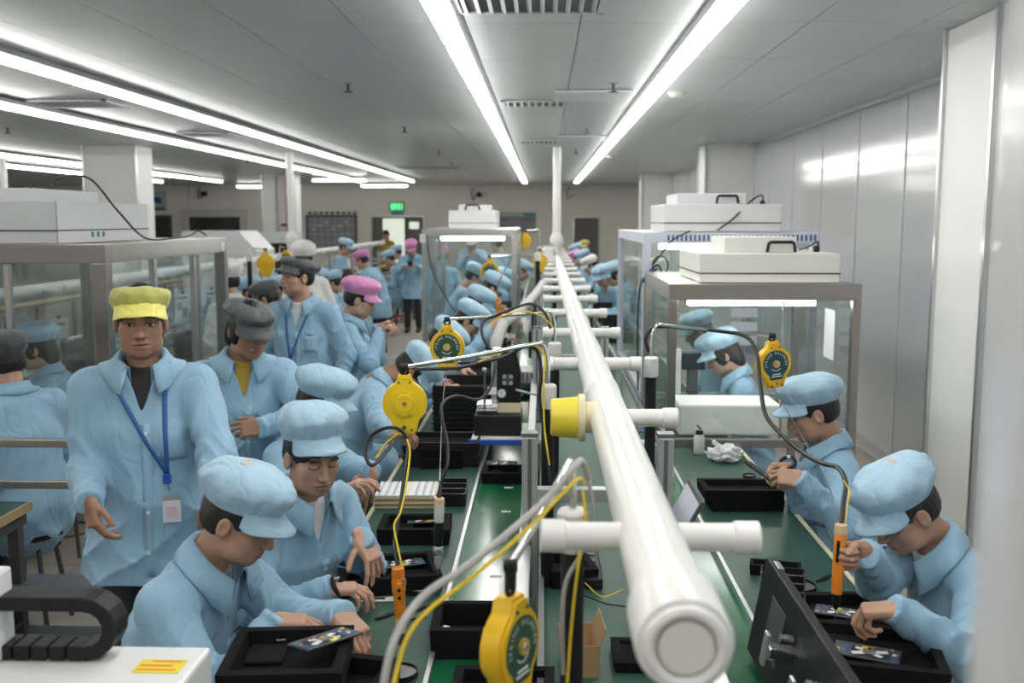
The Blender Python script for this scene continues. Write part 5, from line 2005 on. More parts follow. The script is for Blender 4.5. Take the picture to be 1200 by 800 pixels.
# --- neighbouring line, facing its belt
PEOPLE['L1'] = worker('worker in charcoal cap with back turned, seated beside the steel rack', at(4, 424, d=4.75), 62, sit=True, lean=10, hp=10, lod=1, seed=10, cap='grey', capk='soft', skin='skin_b', build=1.15)
PEOPLE['L2'] = worker('worker in blue cap looking down inside the stainless booth', at(42, 408, d=5.75), 100, sit=True, lean=8, hp=14, lod=1, seed=21, skin='skin_b', hair='long')
ROWN = ((291, 343, 9.2, 'blue', 'blue-capped worker between the white-capped person and the charcoal cap'), (312, 350, 8.4, 'grey', 'dark-capped worker behind the charcoal-capped woman'), (330, 340, 10.2, 'blue', 'blue-capped worker under the yellow balancer of the neighbouring line'),
        (374, 330, 11.6, 'blue', 'blue-capped worker directly behind the charcoal-capped man'), (391, 331, 12.4, 'blue', 'blue-capped worker with bowed head behind the pink-capped phone reader'), (406, 326, 13.4, None, 'dark-haired worker bending under the bent-over pink-capped woman'),
        (456, 303, 17.6, 'blue', 'blue-capped worker in profile beside the far phone reader'), (465, 296, 19.5, 'blue', 'small far worker at the end of the neighbouring bench'))
for k, (px, py, d_, cp, lab) in enumerate(ROWN):
    worker(lab, at(px, py, d=d_), 92 - 8 * (k % 3), sit=True, lean=18, hp=22, lod=2, seed=60 + k, cap=cp, skin='skin_b')
worker('blue-capped worker on the far side of the neighbouring bench before the schedule board', at(405, 290, d=16.5), -95, lean=8, hp=22, lod=2, seed=70, skin='skin_b')

# --- what people wear and hold
def ribbon(pts, w, name, material, parent, base, side):
    vs = []
    for p in pts:
        vs += [p - side * w - base, p + side * w - base]
    o = MB().add(vs, [(2 * k, 2 * k + 1, 2 * k + 3, 2 * k + 2) for k in range(len(pts) - 1)]).build(name, material, parent, 'all')
    m = o.modifiers.new('thick', 'SOLIDIFY')
    m.thickness = .0015
    return o


def lanyard(i, drop, u0, card='paper', full=True, u1=None):
    o, base, r, t, fc = i['o'], i['base'], i['r'], i['t'], i['fc']
    u1 = u0 if u1 is None else u1
    for s in (-1, 1):
        pts = [i['N'] + r * (s * .072) + t * .03 - fc * .01, i['N'] + r * (s * .088) + fc * .055 + t * .005]
        for k in range(9):
            a = k / 8
            h = .075 + (drop - .075) * a
            pts.append(i['surf'](s * .075 * (1 - a) + u1 * a, h, .007)[0])
        ribbon(pts, .0075, 'lanyard', 'lanyard_blue', o, base, r)
    p, fd = i['surf'](u1, drop + .015, .012)
    MB().box(p - base, (.028, .012, .034), None, .004).build('badge_reel', 'blue_plastic', o)
    p2, fd = i['surf'](u1 - .006, drop + .055, .010)
    MB().tube([p - base, p2 - base], .003, 6).build('clip', 'silver_part', o)
    p3, fd = i['surf'](u1 - .012, drop + .115, .012)
    m = basis(-r, UP, fd, p3 - base)
    b = MB().box((0, 0, 0), (.058, .092, .004), None, .001).build('badge', card, o)
    b.matrix_local = m
    MB().box((0, .040, .0035), (.058, .018, .002)).build('badge_header', 'steel_light', b)
    MB().box((0, -.008, .0035), (.034, .034, .001)).build('badge_print', 'paper_pink', b)


mat('lanyard_blue', (.03, .13, .36), .6)
lanyard(PEOPLE['M1'], .36, -.045, 'paper', True, -.075)
lanyard(PEOPLE['M3'], .36, .02, 'paper', True, .03)


def wristband(i, s, material, name='wristband'):
    W, E = i['wr'][s], i['el'][s]
    u = (W - E).normalized()
    n = 20
    a = u.orthogonal().normalized()
    b = u.cross(a)
    c = W + u * .030
    MB().tube([c + (a * math.cos(2 * math.pi * k / n) + b * math.sin(2 * math.pi * k / n)) * .031 - i['base'] for k in range(n + 1)], .0075, 8).build(name, material, i['o'], True)
    MB().box(c + UP * .028 - Y * .016 - i['base'], (.016, .014, .01), None, .003).build('buckle', 'silver_part', i['o'])


wristband(PEOPLE['P2'], 1, 'black')
wristband(PEOPLE['R2'], 1, 'black')
wristband(PEOPLE['P4b'], -1, 'black')
wristband(PEOPLE['P4b'], 1, 'red')

def phone(loc, rot, label, case='black', back=None):
    o = thing('phone', label, 'phone', loc, 0, None, rot)
    MB().box((0, 0, 0), (.074, .15, .008), None, .003).build('case', case, o)
    MB().box((0, 0, .0045), (.068, .142, .001)).build('screen', 'screen_dark', o)
    MB().box((-.018, .05, -.005), (.022, .032, .002), None, .0008).build('camera_block', 'black_gloss', o)
    return o


i = PEOPLE['M4']
phone((i['wr'][-1] + i['wr'][1]) / 2 + X * .10 + UP * .06, (R(38), 0, R(-88)), 'red-cased phone held by the pink-capped woman', 'red')
i = PEOPLE['R2']
phone((i['wr'][-1] + i['wr'][1]) / 2 - X * .125 + UP * .0, (R(30), R(12), R(62)), 'dark phone held in finger-cot hands above the stacked trays')
i = PEOPLE['M5']
phone((i['wr'][-1] + i['wr'][1]) / 2 - Y * .09 + UP * .03, (R(40), 0, R(180)), 'small phone held by the pink-capped man in the far aisle')
i = PEOPLE['P4']
phone((i['wr'][-1] + i['wr'][1]) / 2 + X * .11 + UP * .01, (R(70), R(20), R(-60)), 'dark phone shell held under the lemon balancer', 'dark_grey')

st0 = make_stool()
for k, i in enumerate(SEATED):
    p = (i['Pv'].x, i['Pv'].y, 0)
    zs = (i['Pv'].z - .12) / .418
    q = st0 if k == 0 else clone(st0, p)
    q.location = p
    q.scale = (1, 1, max(.6, zs))
    q['group'] = 'stools under the seated workers'
    q['label'] = ' '.join(('black stool under the ' + i['o']['label'].replace('seated ', '')).split(',')[0].split()[:15])
# ================================================================ THINGS ON THE BENCHES
def tray_mesh(L, W_, H_, wall=.025, fl_=.02, notch=None, taper=.006):
    """one connected open tray: outer skin, rim, inner well"""
    def ring(l, w, z):
        return [(-l / 2, -w / 2, z), (l / 2, -w / 2, z), (l / 2, w / 2, z), (-l / 2, w / 2, z)]
    vs = ring(L - taper, W_ - taper, 0) + ring(L, W_, H_) + ring(L - 2 * wall, W_ - 2 * wall, H_) + ring(L - 2 * wall - taper, W_ - 2 * wall - taper, fl_)
    fs = [(3, 2, 1, 0), (12, 13, 14, 15)]
    for a in (0, 4, 8):
        for k in range(4):
            k2 = (k + 1) % 4
            fs.append((a + k, a + k2, a + 4 + k2, a + 4 + k))
    return MB().add(vs, fs)


def tray(loc, L, W_, H_, rz, label, material='foam', wall=.025, fl_=.02, group=None, tilt=(0, 0), name='foam_tray', inner=True):
    o = thing(name, label, 'tray', loc, 0, group, (R(tilt[0]), R(tilt[1]), R(rz)))
    t_ = tray_mesh(L, W_, H_, wall, fl_)
    t_.build('shell', material, o)
    if inner:
        MB().b2(-L / 2 + wall + .012, -L * .05, -W_ * .02, W_ / 2 - wall - .012, fl_, fl_ + .012, .003).build('insert_block', material, o)
        MB().b2(L * .16, L / 2 - wall - .01, -W_ / 2 + wall + .01, -W_ * .22, fl_, fl_ + .012, .003).build('insert_block', material, o)
    return o


def make_board(label, loc, rot, seed=1, sc=1.0):
    rnd = random.Random(seed)
    o = thing('phone_board', label, 'circuit board', loc, 0, None, rot)
    o.scale = (sc, sc, sc)
    MB().b2(-.037, .037, -.075, .075, 0, .004, .0015).build('midframe', 'pcb_dark', o)
    m = MB()
    m.b2(-.037, -.0345, -.075, .075, .004, .006).build('side_rail', 'silver_part', o)
    MB().b2(.0345, .037, -.075, .075, .004, .006).build('side_rail', 'silver_part', o)
    MB().b2(-.033, .033, -.072, -.052, .004, .0055).build('sub_board', 'pcb_blue', o)
    MB().b2(-.032, .030, .036, .072, .004, .0058).build('main_board', 'pcb_blue', o)
    MB().box((0, -.006, .0052), (.014, .085, .0015), Matrix.Rotation(R(24), 3, 'Z')).build('flex_strip', 'white_paint', o)
    MB().box((0, -.004, .0056), (.010, .070, .0015), Matrix.Rotation(R(-30), 3, 'Z')).build('flex_strip', 'white_paint', o)
    MB().b2(-.012, .014, -.020, .010, .005, .0068).build('shield_can', 'silver_part', o)
    MB().b2(.018, .030, -.005, .014, .004, .006).build('label_patch', 'yellow_sticker', o)
    for k in range(9):
        x, y = rnd.uniform(-.028, .026), rnd.choice((rnd.uniform(.04, .068), rnd.uniform(-.07, -.054), rnd.uniform(-.04, .03)))
        w, h = rnd.uniform(.004, .010), rnd.uniform(.004, .009)
        MB().b2(x, x + w, y, y + h, .0055, .0078).build('chip', rnd.choice(('silver_part', 'gold_part', 'black', 'copper_part', 'white_paint')), o)
    MB().lathe([(.006, .004), (.006, .007)], (-.024, .064, 0), 'Z', 12).build('camera_module', 'gold_part', o)
    return o


def T(px, py, z=TZ):
    return at(px, py, z=z)


# --- worker with open tray
q = T(338, 760, .935)
tray((q.x + .05, q.y - .005, TZ + .001), .34, .28, .060, 5, 'bottom black foam tray of the stack carrying the open tray by the robot')
tray((q.x + .052, q.y - .01, TZ + .062), .36, .28, .062, -11, 'middle black foam tray sticking out under the open tray by the robot')
tray((q.x, q.y, TZ + .125), .285, .27, .060, 5, 'open black foam tray with phone board lying across its edge')
p = T(382, 745, .955)
make_board('phone board with white cross-shaped flex resting tilted on the open tray', (p.x, p.y, .944), (R(-3), R(-7), R(-40)), 3, 1.1)
p = T(331, 747, .915)
o = thing('metal_bracket', 'small silver bracket lying in the open foam tray', 'bracket', (p.x, p.y, TZ + .125 + .033), R(20))
MB().box((0, 0, .003), (.03, .012, .005), None, .001).build('plate', 'silver_part', o)
MB().lathe([(.006, .004), (.004, .01)], (.012, .002, 0), 'Z', 8).build('boss', 'silver_part', o)
# --- wristband worker's tray
q = T(455, 668, .79)
tray((q.x, q.y, TZ + .001), .33, .25, .055, 14, 'black foam tray under the wristband worker\'s spread hand')
p = T(472, 660, .785)
make_board('phone board in the tray under the spread hand', (p.x, p.y, TZ + .034), (0, 0, R(-68)), 5)
q = T(487, 617, .79)
tray((q.x, q.y, TZ + .001), .27, .21, .060, 2, 'black foam tray between the sheet stack and the clear screwdriver')
p = T(500, 606, .80)
make_board('phone board in the tray below the white sheet stack', (p.x, p.y, TZ + .036), (0, 0, R(-80)), 6)
# --- round dishes
def dish(px, py, label, r_=.045, z=TZ):
    q = T(px, py, z)
    o = thing('round_dish', label, 'dish', (q.x, q.y, z + .001))
    MB().lathe([(r_ * .94, 0), (r_, .003), (r_, .016), (r_ * .93, .016), (r_ * .92, .006), (.004, .006)], (0, 0, 0), 'Z', 32).build('rim', 'black', o, True)
    MB().lathe([(r_ * .9, .0055), (r_ * .9, .0095)], (0, 0, 0), 'Z', 32).build('magnet_mesh', 'mesh_grey', o, True)
    return o
dish(492, 693, 'black-rimmed round parts dish beside the orange screwdriver', .046)
dish(468, 792, 'black-rimmed round parts dish below the low-hanging amber balancer', .05)
dish(934, 690, 'black-rimmed round parts dish on the wall-side bench before the screw-driving worker', .062)
dish(878, 560, 'small round dish half hidden behind the stacked black trays', .03)
# --- tweezers, pen, strip
def stick(p0, p1, label, cat, material, r_=.004, name='tweezers'):
    a, b = T(*p0), T(*p1)
    c = (a + b) / 2
    d = (b - a)
    o = thing(name, label, cat, (c.x, c.y, TZ + .001), math.atan2(d.y, d.x))
    L = d.length / 2
    if name == 'tweezers':
        for s in (-1, 1):
            MB().tube([(-L, 0, .004), (-L * .3, s * .006, .004), (L * .6, s * .0035, .004), (L, s * .0006, .004)], [.003, .0035, .0028, .001], 7).build('arm', material, o, True)
        MB().box((-L, 0, .004), (.016, .010, .006), None, .002).build('joint', material, o)
    else:
        MB().tube([(-L, 0, .005), (L * .75, 0, .005), (L, 0, .005)], [r_, r_, .001], 10).build('barrel', material, o, True)
        MB().tube([(-L * .2, 0, .005), (L * .2, 0, .005)], r_ * 1.12, 10).build('grip', 'rubber', o, True)
    return o
stick((442, 726), (470, 716), 'black tweezers lying beside the orange screwdriver', 'tweezers', 'black')
stick((478, 728), (500, 725), 'short black probe lying near the belt edge', 'probe', 'black', .004, 'probe')
stick((488, 716), (506, 710), 'second black probe pointing at the belt edge', 'probe', 'black', .004, 'probe')
stick((958, 682), (976, 674), 'black tweezers near the gripping hand on the wall-side bench', 'tweezers', 'black')
q = T(444, 703)
o = thing('parts_strip', 'clear plastic strip with small black part near the wristband worker', 'plastic strip', (q.x, q.y, TZ + .001), R(5))
MB().box((0, 0, .002), (.11, .035, .003), None, .001).build('film', 'clear_plastic', o)
MB().box((.0, 0, .005), (.04, .010, .004), None, .001).build('part', 'black', o)
# --- sheet stack with dotted top plate
q = T(477, 574, .80)
o = thing('sheet_stack', 'stack of cardboard sheets topped by a white plate with rows of dark slots', 'sheet stack', (q.x, q.y, TZ + .001), R(2))
for k in range(5):
    MB().box((.004 * math.sin(k * 2.1), .003 * math.cos(k * 1.7), .005 + .010 * k), (.255, .23, .007)).build('sheet', 'card' if k % 2 else 'pvc_cream', o)
pl = MB().box((0, 0, .054), (.25, .225, .006), None, .001).build('slotted_plate', 'paper', o)
slot = MB().box((0, 0, 0), (.012, .0045, .001)).mesh('slot')
slot.materials.append(M('dark_grey'))
for i in range(8):
    for j in range(9):
        if i == 4:
            continue
        s_ = link('slot', slot, pl)
        s_.location = (-.108 + i * .031, -.098 + j * .0245, .0578)
MB().box((.012, 0, .0577), (.008, .222, .001)).build('tape_line', 'pvc_cream', pl)
# --- small divided bins
def bins(q, rz, label, n=3, w=.11, l=.055, h=.045, mat_='black'):
    o = thing('parts_bin', label, 'parts bin', q, R(rz))
    for k in range(n):
        t_ = tray_mesh(w, l, h, .004, .004, None, .004).build('compartment', mat_, o)
        t_.location = (0, k * (l + .001), k * .0)
        MB().b2(-w / 2, w / 2, -l / 2 + k * (l + .001), -l / 2 + .002 + k * (l + .001), h, h + .0015).build('lip', 'silver_part', t_).location = (0, -k * (l + .001), 0)
    return o
q = T(530, 592)
bins((q.x, q.y + .02, TZ + .001), 2, 'black divided parts bins behind the clear screwdriver', 3, .115, .085, .055)
q = T(893, 700, .76)
bins((.735, q.y - .10, TZ + .001), -14, 'black divided parts bins behind the flat monitor on the wall-side bench', 4, .14, .075, .055)
# --- tray pair below the hand-held phone shell
q = T(518, 545)
tray((q.x, q.y + .02, TZ + .001), .21, .20, .045, 3, 'lower black tray of the pair under the lemon balancer')
tray((q.x + .008, q.y + .03, TZ + .047), .21, .20, .045, -4, 'upper black tray with board, beneath the lemon balancer')
p = T(520, 528, .82)
make_board('phone board on the upper black tray beneath the lemon balancer', (p.x, p.y, TZ + .086), (0, 0, R(-80)), 8)
# --- blue jig plate with boards
q = T(528, 508, .77)
o = thing('board_jig', 'jig plate holding several blue phone boards next to the bench press', 'jig', (q.x, q.y, TZ + .001))
MB().box((0, 0, .006), (.34, .12, .012), None, .003).build('plate', 'dark_grey', o)
for k in range(4):
    MB().box((-.12 + k * .08, .0, .016), (.062, .10, .008), None, .002).build('board', 'pcb_blue', o)
    MB().box((-.12 + k * .08, .01, .021), (.03, .03, .003)).build('chip', ('gold_part', 'silver_part', 'yellow_sticker', 'silver_part')[k], o)
# --- ribbed black crates
def crate(loc, sx, sy, sz, label, ribs=9, material='black'):
    o = thing('ribbed_crate', label, 'crate', loc)
    tray_mesh(sx, sy, sz, .012, .02).build('shell', material, o)
    for k in range(ribs):
        z = sz * (k + .7) / (ribs + .4)
        MB().b2(-sx / 2 - .004, sx / 2 + .004, -sy / 2 - .004, -sy / 2 + .004, z, z + sz / ribs * .35).build('rib', material, o)
    MB().b2(-sx / 2 + .014, sx / 2 - .014, -sy / 2 + .014, sy / 2 - .014, .02, sz * .8).build('contents', 'foam', o)
    return o
crate((-.455, 5.75, TZ + .001), .34, .42, .27, 'tall ribbed black crate under the green-plated balancer', 9)
crate((-.50, 4.88, TZ + .001), .37, .26, .12, 'long low black crate just beyond the board jig', 2)
crate((-.42, 6.6, TZ + .001), .36, .5, .22, 'wide black crate behind the tall ribbed one', 4)
# --- bench press on a bridge shelf across the aisle-side belt
o = thing('bridge_shelf', 'white bridge shelf with blue edge spanning the aisle-side belt under the bench press', 'shelf', (0, 4.86, TZ))
MB().b2(-.36, .04, 0, .42, .095, .115, .003).build('deck', 'white_cream', o)
MB().b2(-.37, -.06, -.02, .0, .09, .118, .004).build('blue_edge', 'blue_plastic', o)
for x in (-.345, .02):
    MB().b2(x - .012, x + .012, .02, .4, 0.0, .095).build('leg', 'alu', o)
o = thing('bench_press', 'black pneumatic bench press with round gauge and white column', 'press', (-.20, 5.05, TZ + .1155))
MB().b2(-.15, .09, -.11, .12, 0, .105, .006).build('base', 'black', o)
MB().prism([(-.035, .10), (.085, .10), (.085, .30), (.06, .42), (.0, .42), (-.035, .38)], -.02, .09, lambda u, v, h: (u, h, v)).build('frame', 'black', o)
MB().b2(-.065, -.037, -.03, .03, .16, .43, .004).build('column', 'silver_part', o)
MB().b2(-.06, -.02, -.035, .02, .40, .44, .004).build('cylinder_head', 'white_paint', o)
g_ = MB().lathe([(.022, -.036), (.024, -.034), (.024, -.02)], (-.012, 0, .205), 'Y', 20).build('gauge', 'silver_part', o, True)
MB().lathe([(.018, -.038), (.018, -.036)], (-.012, 0, .205), 'Y', 20).build('dial', 'paper', g_)
MB().b2(-.0135, -.0105, -.0395, -.038, .200, .218).build('needle', 'black', g_)
MB().lathe([(.030, -.024), (.030, -.02)], (.018, 0, .275), 'Y', 20).build('regulator_ring', 'dark_grey', o, True)
for k in range(4):
    a = R(45 + 90 * k)
    MB().lathe([(.010, -.030), (.010, -.022)], (.018 + .024 * math.cos(a), 0, .275 + .024 * math.sin(a)), 'Y', 10).build('knob', 'grey_paint', o)
MB().b2(-.035, .085, -.024, .0, .105, .155).build('cream_panel', 'pvc_cream', o)
for k in range(2):
    MB().b2(-.14, -.03, -.08, .06, .12 + k * .028, .13 + k * .028, .002).build('platen', 'silver_part', o)
for x in (-.10,):
    MB().tube([(x, -.02, .10), (x, -.02, .33)], .006, 8).build('guide_rod', 'dark_grey', o)
    MB().lathe([(.012, .32), (.012, .335)], (x, -.02, 0), 'Z', 8).build('rod_nut', 'silver_part', o)
MB().b2(-.085, -.04, -.04, .0, .20, .235, .003).build('clamp_block', 'white_paint', o)
MB().tube(spline([(.06, -.03, .225), (.10, -.03, .215), (.15, -.02, .20), (.19, 0, .19)]), .006, 8).build('air_hose', 'hose', o, True)
# --- aisle-side belt: trays and stickers riding
q = T(590, 556, .76)
tray((q.x, q.y, TZ - .0115), .20, .18, .05, 0, 'black foam tray with loose board riding the aisle-side belt before the bench press')
p = T(588, 541, .80)
make_board('loose phone board on top of the belt tray before the bench press', (p.x, p.y, TZ + .041), (0, 0, R(-86)), 9)
q = T(552, 745, .76)
tray((q.x + .02, q.y, TZ - .0115), .26, .22, .085, 2, 'deep black foam tray with chewed rim on the aisle-side belt behind the amber balancer', inner=False)
p = T(545, 735, .79)
o = thing('foil_scrap', 'crumpled silver scrap inside the deep black belt tray', 'scrap', (p.x - .06, p.y + .02, TZ + .012))
MB().lathe([(.008, 0), (.02, .006), (.014, .014), (.018, .02), (.006, .024)], (0, 0, 0), 'Z', 7).build('foil', 'steel_light', o)
q = T(600, 800, .76)
tray((q.x - .02, q.y - .06, TZ - .0115), .26, .2, .05, 0, 'flat black tray on the aisle-side belt under the low-hanging amber balancer', inner=False)
for k, (px, py) in enumerate(((595, 571), (592, 599), (587, 632), (580, 675))):
    q = T(px, py, TZ - .011)
    o = thing('belt_label', 'small pinkish paper label stuck on the green aisle-side belt', 'label', (q.x, q.y, TZ - .0118), 0, 'labels stuck along the aisle-side belt')
    MB().b2(-.016, .012, -.012, .012, 0, .0006).build('paper', 'paper_pink', o)
    MB().b2(.014, .024, -.012, .012, 0, .0006).build('stub', 'paper_pink', o)
# --- centre bay
q = T(700, 765, .74)
o = thing('cardboard_box', 'open brown cardboard box in the middle bay beneath the long pipe', 'box', (.10, 2.62, TZ - .0175), R(4))
tray_mesh(.10, .16, .09, .003, .003).build('carton', 'card', o)
MB().box((.056, 0, .11), (.003, .15, .05), Matrix.Rotation(R(20), 3, 'Y')).build('flap', 'card', o)
tray((.245, 2.66, TZ - .0175), .10, .17, .03, 0, 'small black notched tray in the middle bay beside the brown box', inner=False)
tray((.09, 3.3, TZ - .0175), .16, .2, .06, 12, 'black tray with wires in the middle bay behind the black pole by the capped branch')
cable('loose black and yellow wires trailing on the middle bay', [(.13, 3.1, TZ), (.2, 3.0, TZ + .01), (.28, 2.98, TZ + .004), (.30, 2.9, TZ)], .003, 'rubber')
cable('thin yellow wire trailing on the middle bay', [(.14, 3.15, TZ + .02), (.19, 3.06, TZ + .01), (.26, 3.12, TZ + .01)], .002, 'cable_yellow')
o = thing('power_strip', 'black power strip with foil bag on the middle bay shelf by the posts', 'power strip', (.17, 3.35, TZ - .0175))
MB().b2(-.03, .03, -.16, .16, 0, .035, .004).build('body', 'black', o)
for k in range(4):
    MB().b2(-.014, .014, -.13 + k * .07, -.10 + k * .07, .035, .038).build('socket', 'dark_grey', o)
# white monitor seen between posts on right belt side
o = thing('tilted_tablet', 'pale lavender screen tilted between the wall-side rail and belt', 'tablet', (.455, 3.55, TZ + .03), 0, None, (R(0), R(28), 0))
MB().b2(-.006, .006, -.16, .16, 0, .22, .003).build('shell', 'dark_grey', o)
MB().b2(-.0075, -.006, -.145, .145, .015, .205).build('screen', 'pale_lavender', o)
o = thing('tilted_tablet', 'grey screen back leaning behind the wall-side black pole', 'tablet', (.44, 4.35, TZ + .03), 0, None, (0, R(-24), 0))
MB().b2(-.006, .006, -.15, .15, 0, .20, .003).build('shell', 'grey_paint', o)
MB().b2(-.009, -.006, -.05, .05, .06, .14).build('mount_plate', 'dark_grey', o)
# --- right bench
o = thing('flat_monitor', 'flat black monitor on a steel bracket along the wall-side rail', 'monitor', (.585, 2.28, TZ + .01), 0, None, (0, R(10), 0))
MB().b2(-.014, .014, -.42, .40, .0, .27, .004).build('housing', 'black', o)
MB().b2(.014, .016, -.40, .38, .02, .25).build('screen', 'screen_dark', o)
MB().b2(-.0165, -.014, .12, .26, .07, .21, .001).build('rating_label', 'dark_grey', o)
MB().b2(-.004, .012, .30, .36, .27, .2745, .001).build('top_tab', 'silver_part', o)
for y in (-.22, .02):
    br = MB().b2(-.075, -.014, y - .02, y + .02, .14, .17, .004).build('bracket', 'chrome', o)
    MB().lathe([(.012, -.05), (.012, -.02)], (0, y, .19), 'X', 12).build('bolt', 'chrome', br)
    MB().b2(-.085, -.075, y - .016, y + .016, .12, .20, .003).build('bracket_plate', 'alu', br)
q = T(905, 672)
tray((q.x + .01, q.y, TZ + .001), .17, .075, .035, -14, 'small notched black tray with two wells on the wall-side bench', inner=True, wall=.012, fl_=.012)
q = T(985, 722, .78)
tray((q.x - .02, q.y + .01, TZ + .001), .30, .24, .055, 4, 'black foam tray with board under the screw-driving worker\'s hands')
p = T(984, 713, .80)
make_board('phone board being screwed together under the orange screwdriver', (p.x, p.y, TZ + .036), (0, 0, R(68)), 12, .95)
q = T(1025, 785, .80)
tray((q.x + .01, q.y + .03, TZ + .001), .34, .28, .05, -12, 'lower tray under the large board tray at the wall-side bench')
tray((q.x, q.y + .03, TZ + .052), .34, .28, .055, -12, 'large black foam tray with board beside the flat monitor')
p = T(1016, 763, .845)
make_board('large phone board with white cross flex in the tray beside the flat monitor', (p.x, p.y, TZ + .088), (0, 0, R(66)), 13, 1.1)
q = T(865, 592)
tray((q.x + .02, q.y - .01, TZ + .001), .30, .17, .045, 3, 'lower black tray of the stack below the examined phone', inner=False)
tray((q.x + .005, q.y, TZ + .047), .33, .20, .045, 1, 'upper black tray of the stack below the examined phone', inner=False)
q = T(819, 531)
o = thing('plastic_bottle', 'small translucent white bottle with open black flip lid on the wall-side bench', 'bottle', (q.x, q.y, TZ + .001))
MB().lathe([(.026, 0), (.029, .004), (.029, .085), (.020, .10), (.014, .105)], (0, 0, 0), 'Z', 20).build('body', 'clear_plastic', o, True)
MB().lathe([(.020, .10), (.020, .118), (.017, .12)], (0, 0, 0), 'Z', 18).build('neck_ring', 'black', o, True)
MB().lathe([(.016, 0), (.016, .008)], (-.006, 0, .135), 'Z', 16, rot=Matrix.Rotation(R(50), 3, 'Y')).build('flip_lid', 'black', o, True)
q = T(847, 540)
o = thing('plastic_bag', 'crumpled clear plastic bag beside the white bottle', 'bag', (q.x + .01, q.y, TZ + .001))
rn = random.Random(4)
bm = bmesh.new()
bmesh.ops.create_icosphere(bm, subdivisions=4, radius=1)
for v in bm.verts:
    c = v.co
    w = .80 + .13 * math.sin(c.x * 6 + 2 * math.sin(c.y * 5)) + .08 * math.sin(c.y * 10 + c.z * 8) + .04 * math.sin(c.x * 17 - c.z * 13)
    v.co = Vector((c.x * .105 * w, c.y * .08 * w, max(0, (c.z * .6 + .5) * .085 * w)))
me = bpy.data.meshes.new('film')
bm.to_mesh(me)
bm.free()
me.materials.append(M('bubble'))
link('film', me, o)
MB().box((-.03, .02, .075), (.07, .035, .02), Matrix.Rotation(.6, 3, 'Y'), .006).build('folded_flap', 'bubble', o)
q = T(908, 585)
o = thing('paper_wad', 'crumpled white tissue behind the stacked black trays', 'tissue', (q.x + .04, q.y - .03, TZ + .001))
MB().lathe([(.02, 0), (.035, .012), (.028, .026), (.012, .03)], (0, 0, 0), 'Z', 9).build('tissue', 'paper', o)
q = T(802, 557)
o = thing('screw_pile', 'few loose silver screws on the wall-side bench mat', 'screws', (q.x + .01, q.y, TZ + .001))
for k in range(6):
    MB().lathe([(.003, 0), (.003, .003), (.0015, .008)], (.012 * (k % 3) + .004 * k, .02 * (k // 3), 0), 'Z', 6).build('screw', 'silver_part', o)
o = thing('control_box', 'small control box with blue cable loop beyond the wall-side black pole', 'control box', (.52, 4.95, TZ - .011))
MB().b2(-.05, .05, -.06, .06, 0, .10, .004).build('box', 'grey_paint', o)
MB().b2(-.02, .03, -.062, -.06, .05, .08).build('yellow_label', 'yellow_sticker', o)
n = 16
MB().tube([(-.02 + .035 * math.cos(2 * math.pi * k / n), -.04, .13 + .035 * math.sin(2 * math.pi * k / n)) for k in range(n + 1)], .005, 6).build('blue_loop', 'blue_plastic', o, True)
# ================================================================ FOREGROUND LEFT: desktop robot, rack, side table
q = at(248, 757, d=2.12)
ZT = q.z
o = thing('desktop_robot', 'white desktop robot with black cable chain and yellow warning sticker', 'robot', (q.x, q.y - .30, 0))
w, l = .62, .30
MB().b2(-w, 0, 0, l, ZT - .26, ZT, .008).build('base', 'white_paint', o)
MB().b2(-w + .02, -.035, .002, .006, ZT - .03, ZT - .026).build('panel_gap', 'dark_grey', o).location = (0, -.006, 0)
sd = MB().b2(-w - .02, -.405, .10, .27, ZT + .002, ZT + .185, .006).build('carriage', 'white_paint', o)
hole = MB().lathe([(.0022, 0), (.0022, .001)], (0, 0, 0), 'Y', 6).mesh('vent_hole')
hole.materials.append(M('grey_paint'))
for i in range(5):
    for j in range(9):
        h = link('vent_hole', hole, sd)
        h.location = (-.415 - .009 * i, .0985, ZT + .045 + .009 * j)
st = MB().b2(-.120, -.025, .17, .23, ZT + .0005, ZT + .0015).build('warning_sticker', 'yellow_sticker', o)
for k in range(3):
    MB().b2(-.115 + (.02 if k == 0 else 0), -.035 - .012 * (k % 2), .218 - k * .019, .225 - k * .019, ZT + .0015, ZT + .0019).build('print_line', 'orange', st)
sl = MB().b2(0, .0012, .05, .11, ZT - .18, ZT - .06).build('side_label', 'paper', o)
for k in range(3):
    MB().b2(.0012, .0016, .06, .10, ZT - .09 - k * .03, ZT - .08 - k * .03).build('print_line', 'dark_grey', sl)
# cable chain: links round a U lying on its side
pts = []
zc, rad_ = ZT + .07, .052
yb = .245
x_end = -.235
for k in range(9):
    pts.append(Vector((-.46 + (x_end + .46) * k / 8, yb, zc + rad_)))
for k in range(1, 7):
    a = R(90 - 180 * k / 7)
    pts.append(Vector((x_end + rad_ * 1.05 * math.cos(a), yb, zc + rad_ * math.sin(a))))
for k in range(9):
    pts.append(Vector((x_end - (.30) * k / 8, yb, zc - rad_)))
ch = bpy.data.objects.new('cable_chain', None)
COL.objects.link(ch)
ch.parent = o
link_me = MB().box((0, 0, 0), (.033, .066, .030), None, .004).mesh('chain_link')
link_me.materials.append(M('black'))
for a, b in zip(pts[:-1], pts[1:]):
    c = (a + b) / 2
    u = b - a
    e = link('chain_link', link_me, ch)
    e.location = c
    e.rotation_euler = (0, -math.atan2(u.z, u.x), 0)
